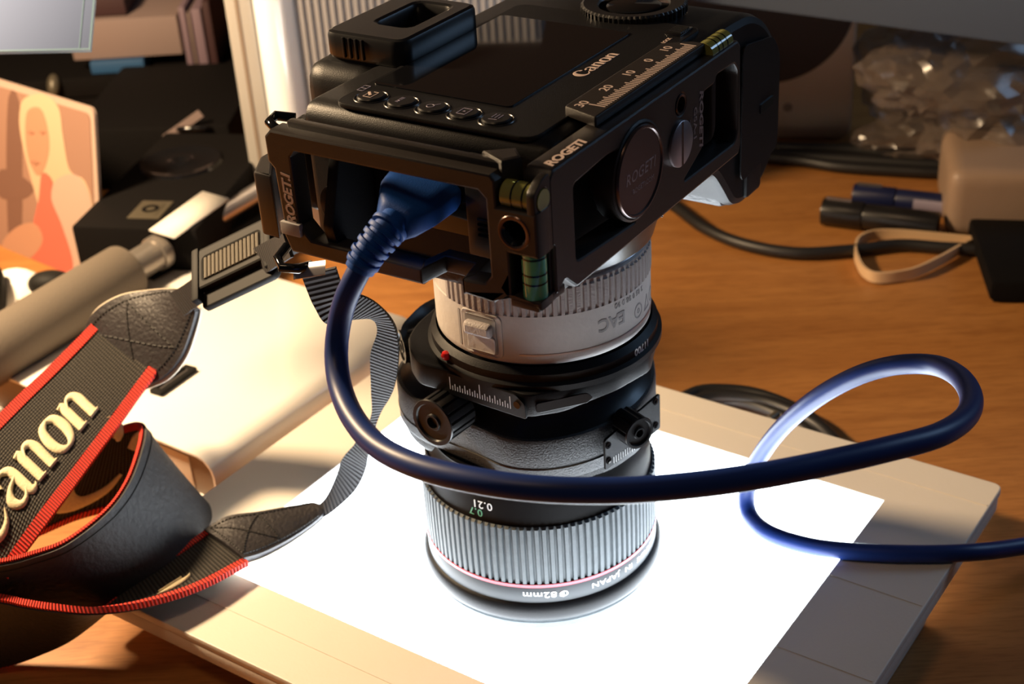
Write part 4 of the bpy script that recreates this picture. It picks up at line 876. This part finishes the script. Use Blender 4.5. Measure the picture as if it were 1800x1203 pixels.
# markers
def marker(name, p0, p1, r, m, lab, pr=None):
    a, b = at(*p0, DZ+r+.3), at(*p1, DZ+r+.3); t = root(name, lab, 'marker pen', (a+b)/2-Vector((0, 0, r)))
    d_ = (b-a); part('cap', t, M[m], cyl(a, a+d_*.36, r, n=28), world=True, bevel=.6)
    part('barrel', t, M[m], cyl(a+d_*.365, b, r*.93, n=28), world=True, bevel=.6)
    part('pocket_clip', t, M['steel'], xf(basis(a+Vector((0, 0, r)), d_, (0, 0, 1)), box(2, 16, .2, 1.2, -1, 1)), world=True)
    if pr: part('printed_panel', t, M[pr], xf(basis(a+d_*.55, d_, (0, 0, 1)), lathe([(0, 0)], 3)) if False else (lambda mm_: xf(mm_, ([(x, (r*.955)*math.cos(q), (r*.955)*math.sin(q)) for x in (0, d_.length*.38) for q in [rad(35+i*10) for i in range(11)]], [(i, i+1, i+12, i+11) for i in range(10)])))(basis(a+d_*.52, d_, (0, 0, 1)) @ Matrix.Rotation(rad(20), 4, 'X')), world=True)
    return t
marker('marker_pen', (1446, 371), (1650, 396), 7.8, 'penblk', 'black marker pen lying nearest the beige flat cable')
marker('marker_pen', (1500, 343), (1710, 365), 6.8, 'bluep', 'navy marker pen with a pale printed panel behind the black one', 'penprint')
# cables
def cable(pts, r, lab, m='cableblk', name='cable', cat='cable', extra=()):
    P = [at(x, y, DZ+z) for x, y, z in pts]; t = root(name, lab, cat, P[len(P)//2]); part('cord', t, M[m], tube(P, r, 14), world=True)
    for n_, mm_, vf in extra: part(n_, t, M[mm_], vf, world=True)
    return t
cable([(1120, 320, 4), (1185, 362, 4), (1240, 402, 4), (1310, 430, 4), (1400, 445, 4), (1500, 440, 4), (1580, 431, 4), (1660, 436, 4), (1740, 440, 4)], 3.4, 'black cable curving over the desk behind the beige loop')
cable([(1290, 258, 5), (1400, 262, 5), (1500, 264, 5), (1600, 272, 5), (1720, 282, 5), (1860, 300, 5)], 4.3, 'black cable farthest of the three under the beige speaker')
cable([(1290, 268, 4), (1400, 276, 4), (1500, 282, 4), (1600, 288, 4), (1720, 296, 4), (1860, 316, 4)], 4.3, 'middle black cable of the three under the beige speaker')
cable([(1290, 274, 4), (1400, 282, 4), (1480, 294, 4), (1600, 302, 4), (1720, 308, 4), (1860, 330, 4)], 3.6, 'nearest black cable of the three under the beige speaker')
bc = root('coiled_cable', 'black coiled cable with a brass tip behind the far edge of the light box', 'cable', at(1330, 705, DZ))
for i, (dx, dy, z) in enumerate(((0, 0, 4), (10, -8, 5), (-4, 9, 4), (22, 4, 6))):
    part('coil', bc, M['cableblk'], tube([at(x+dx, y+dy, DZ+z) for x, y in ((1170, 722), (1215, 698), (1265, 695), (1320, 702), (1375, 722), (1420, 748), (1455, 785))], 3.2, 12), world=True)
part('brass_tip', bc, M['badge'], cyl(at(1352, 738, DZ+8), at(1366, 728, DZ+8), 1.8), world=True)
bl = root('flat_cable', 'beige flat cable standing in a loop on the desk at the right', 'cable', at(1600, 480, DZ))
bp_ = [(1900, 395), (1800, 412), (1745, 422), (1700, 440), (1650, 468), (1600, 490), (1545, 497), (1520, 488), (1508, 470), (1503, 450), (1510, 432), (1535, 422), (1580, 421), (1650, 427), (1720, 434), (1800, 442)]
Ab = [at(x, y, DZ+1.2) for x, y in bp_]; Bb = [p+Vector((0, 0, 6.0)) for p in Ab]
vf, uv = Ribbon(Ab, Bb, 6).mesh(1.3); part('band', bl, M['beige'], vf, world=True, uv=uv)
# black adapter at the right edge
ad = root('power_adapter', 'black block-shaped power adapter cut off by the right edge', 'adapter', at(1760, 520, DZ), rad(-8))
c_ = FR[ad.name].inverted() @ at(1738, 536, DZ)
part('housing', ad, M['dark'], box(c_.x, c_.x+75, c_.y, c_.y+78, 2, 13), bevel=2.5)
part('lower_shell', ad, M['plastic'], box(c_.x+2, c_.x+73, c_.y+2, c_.y+76, .3, 3.2), bevel=1)
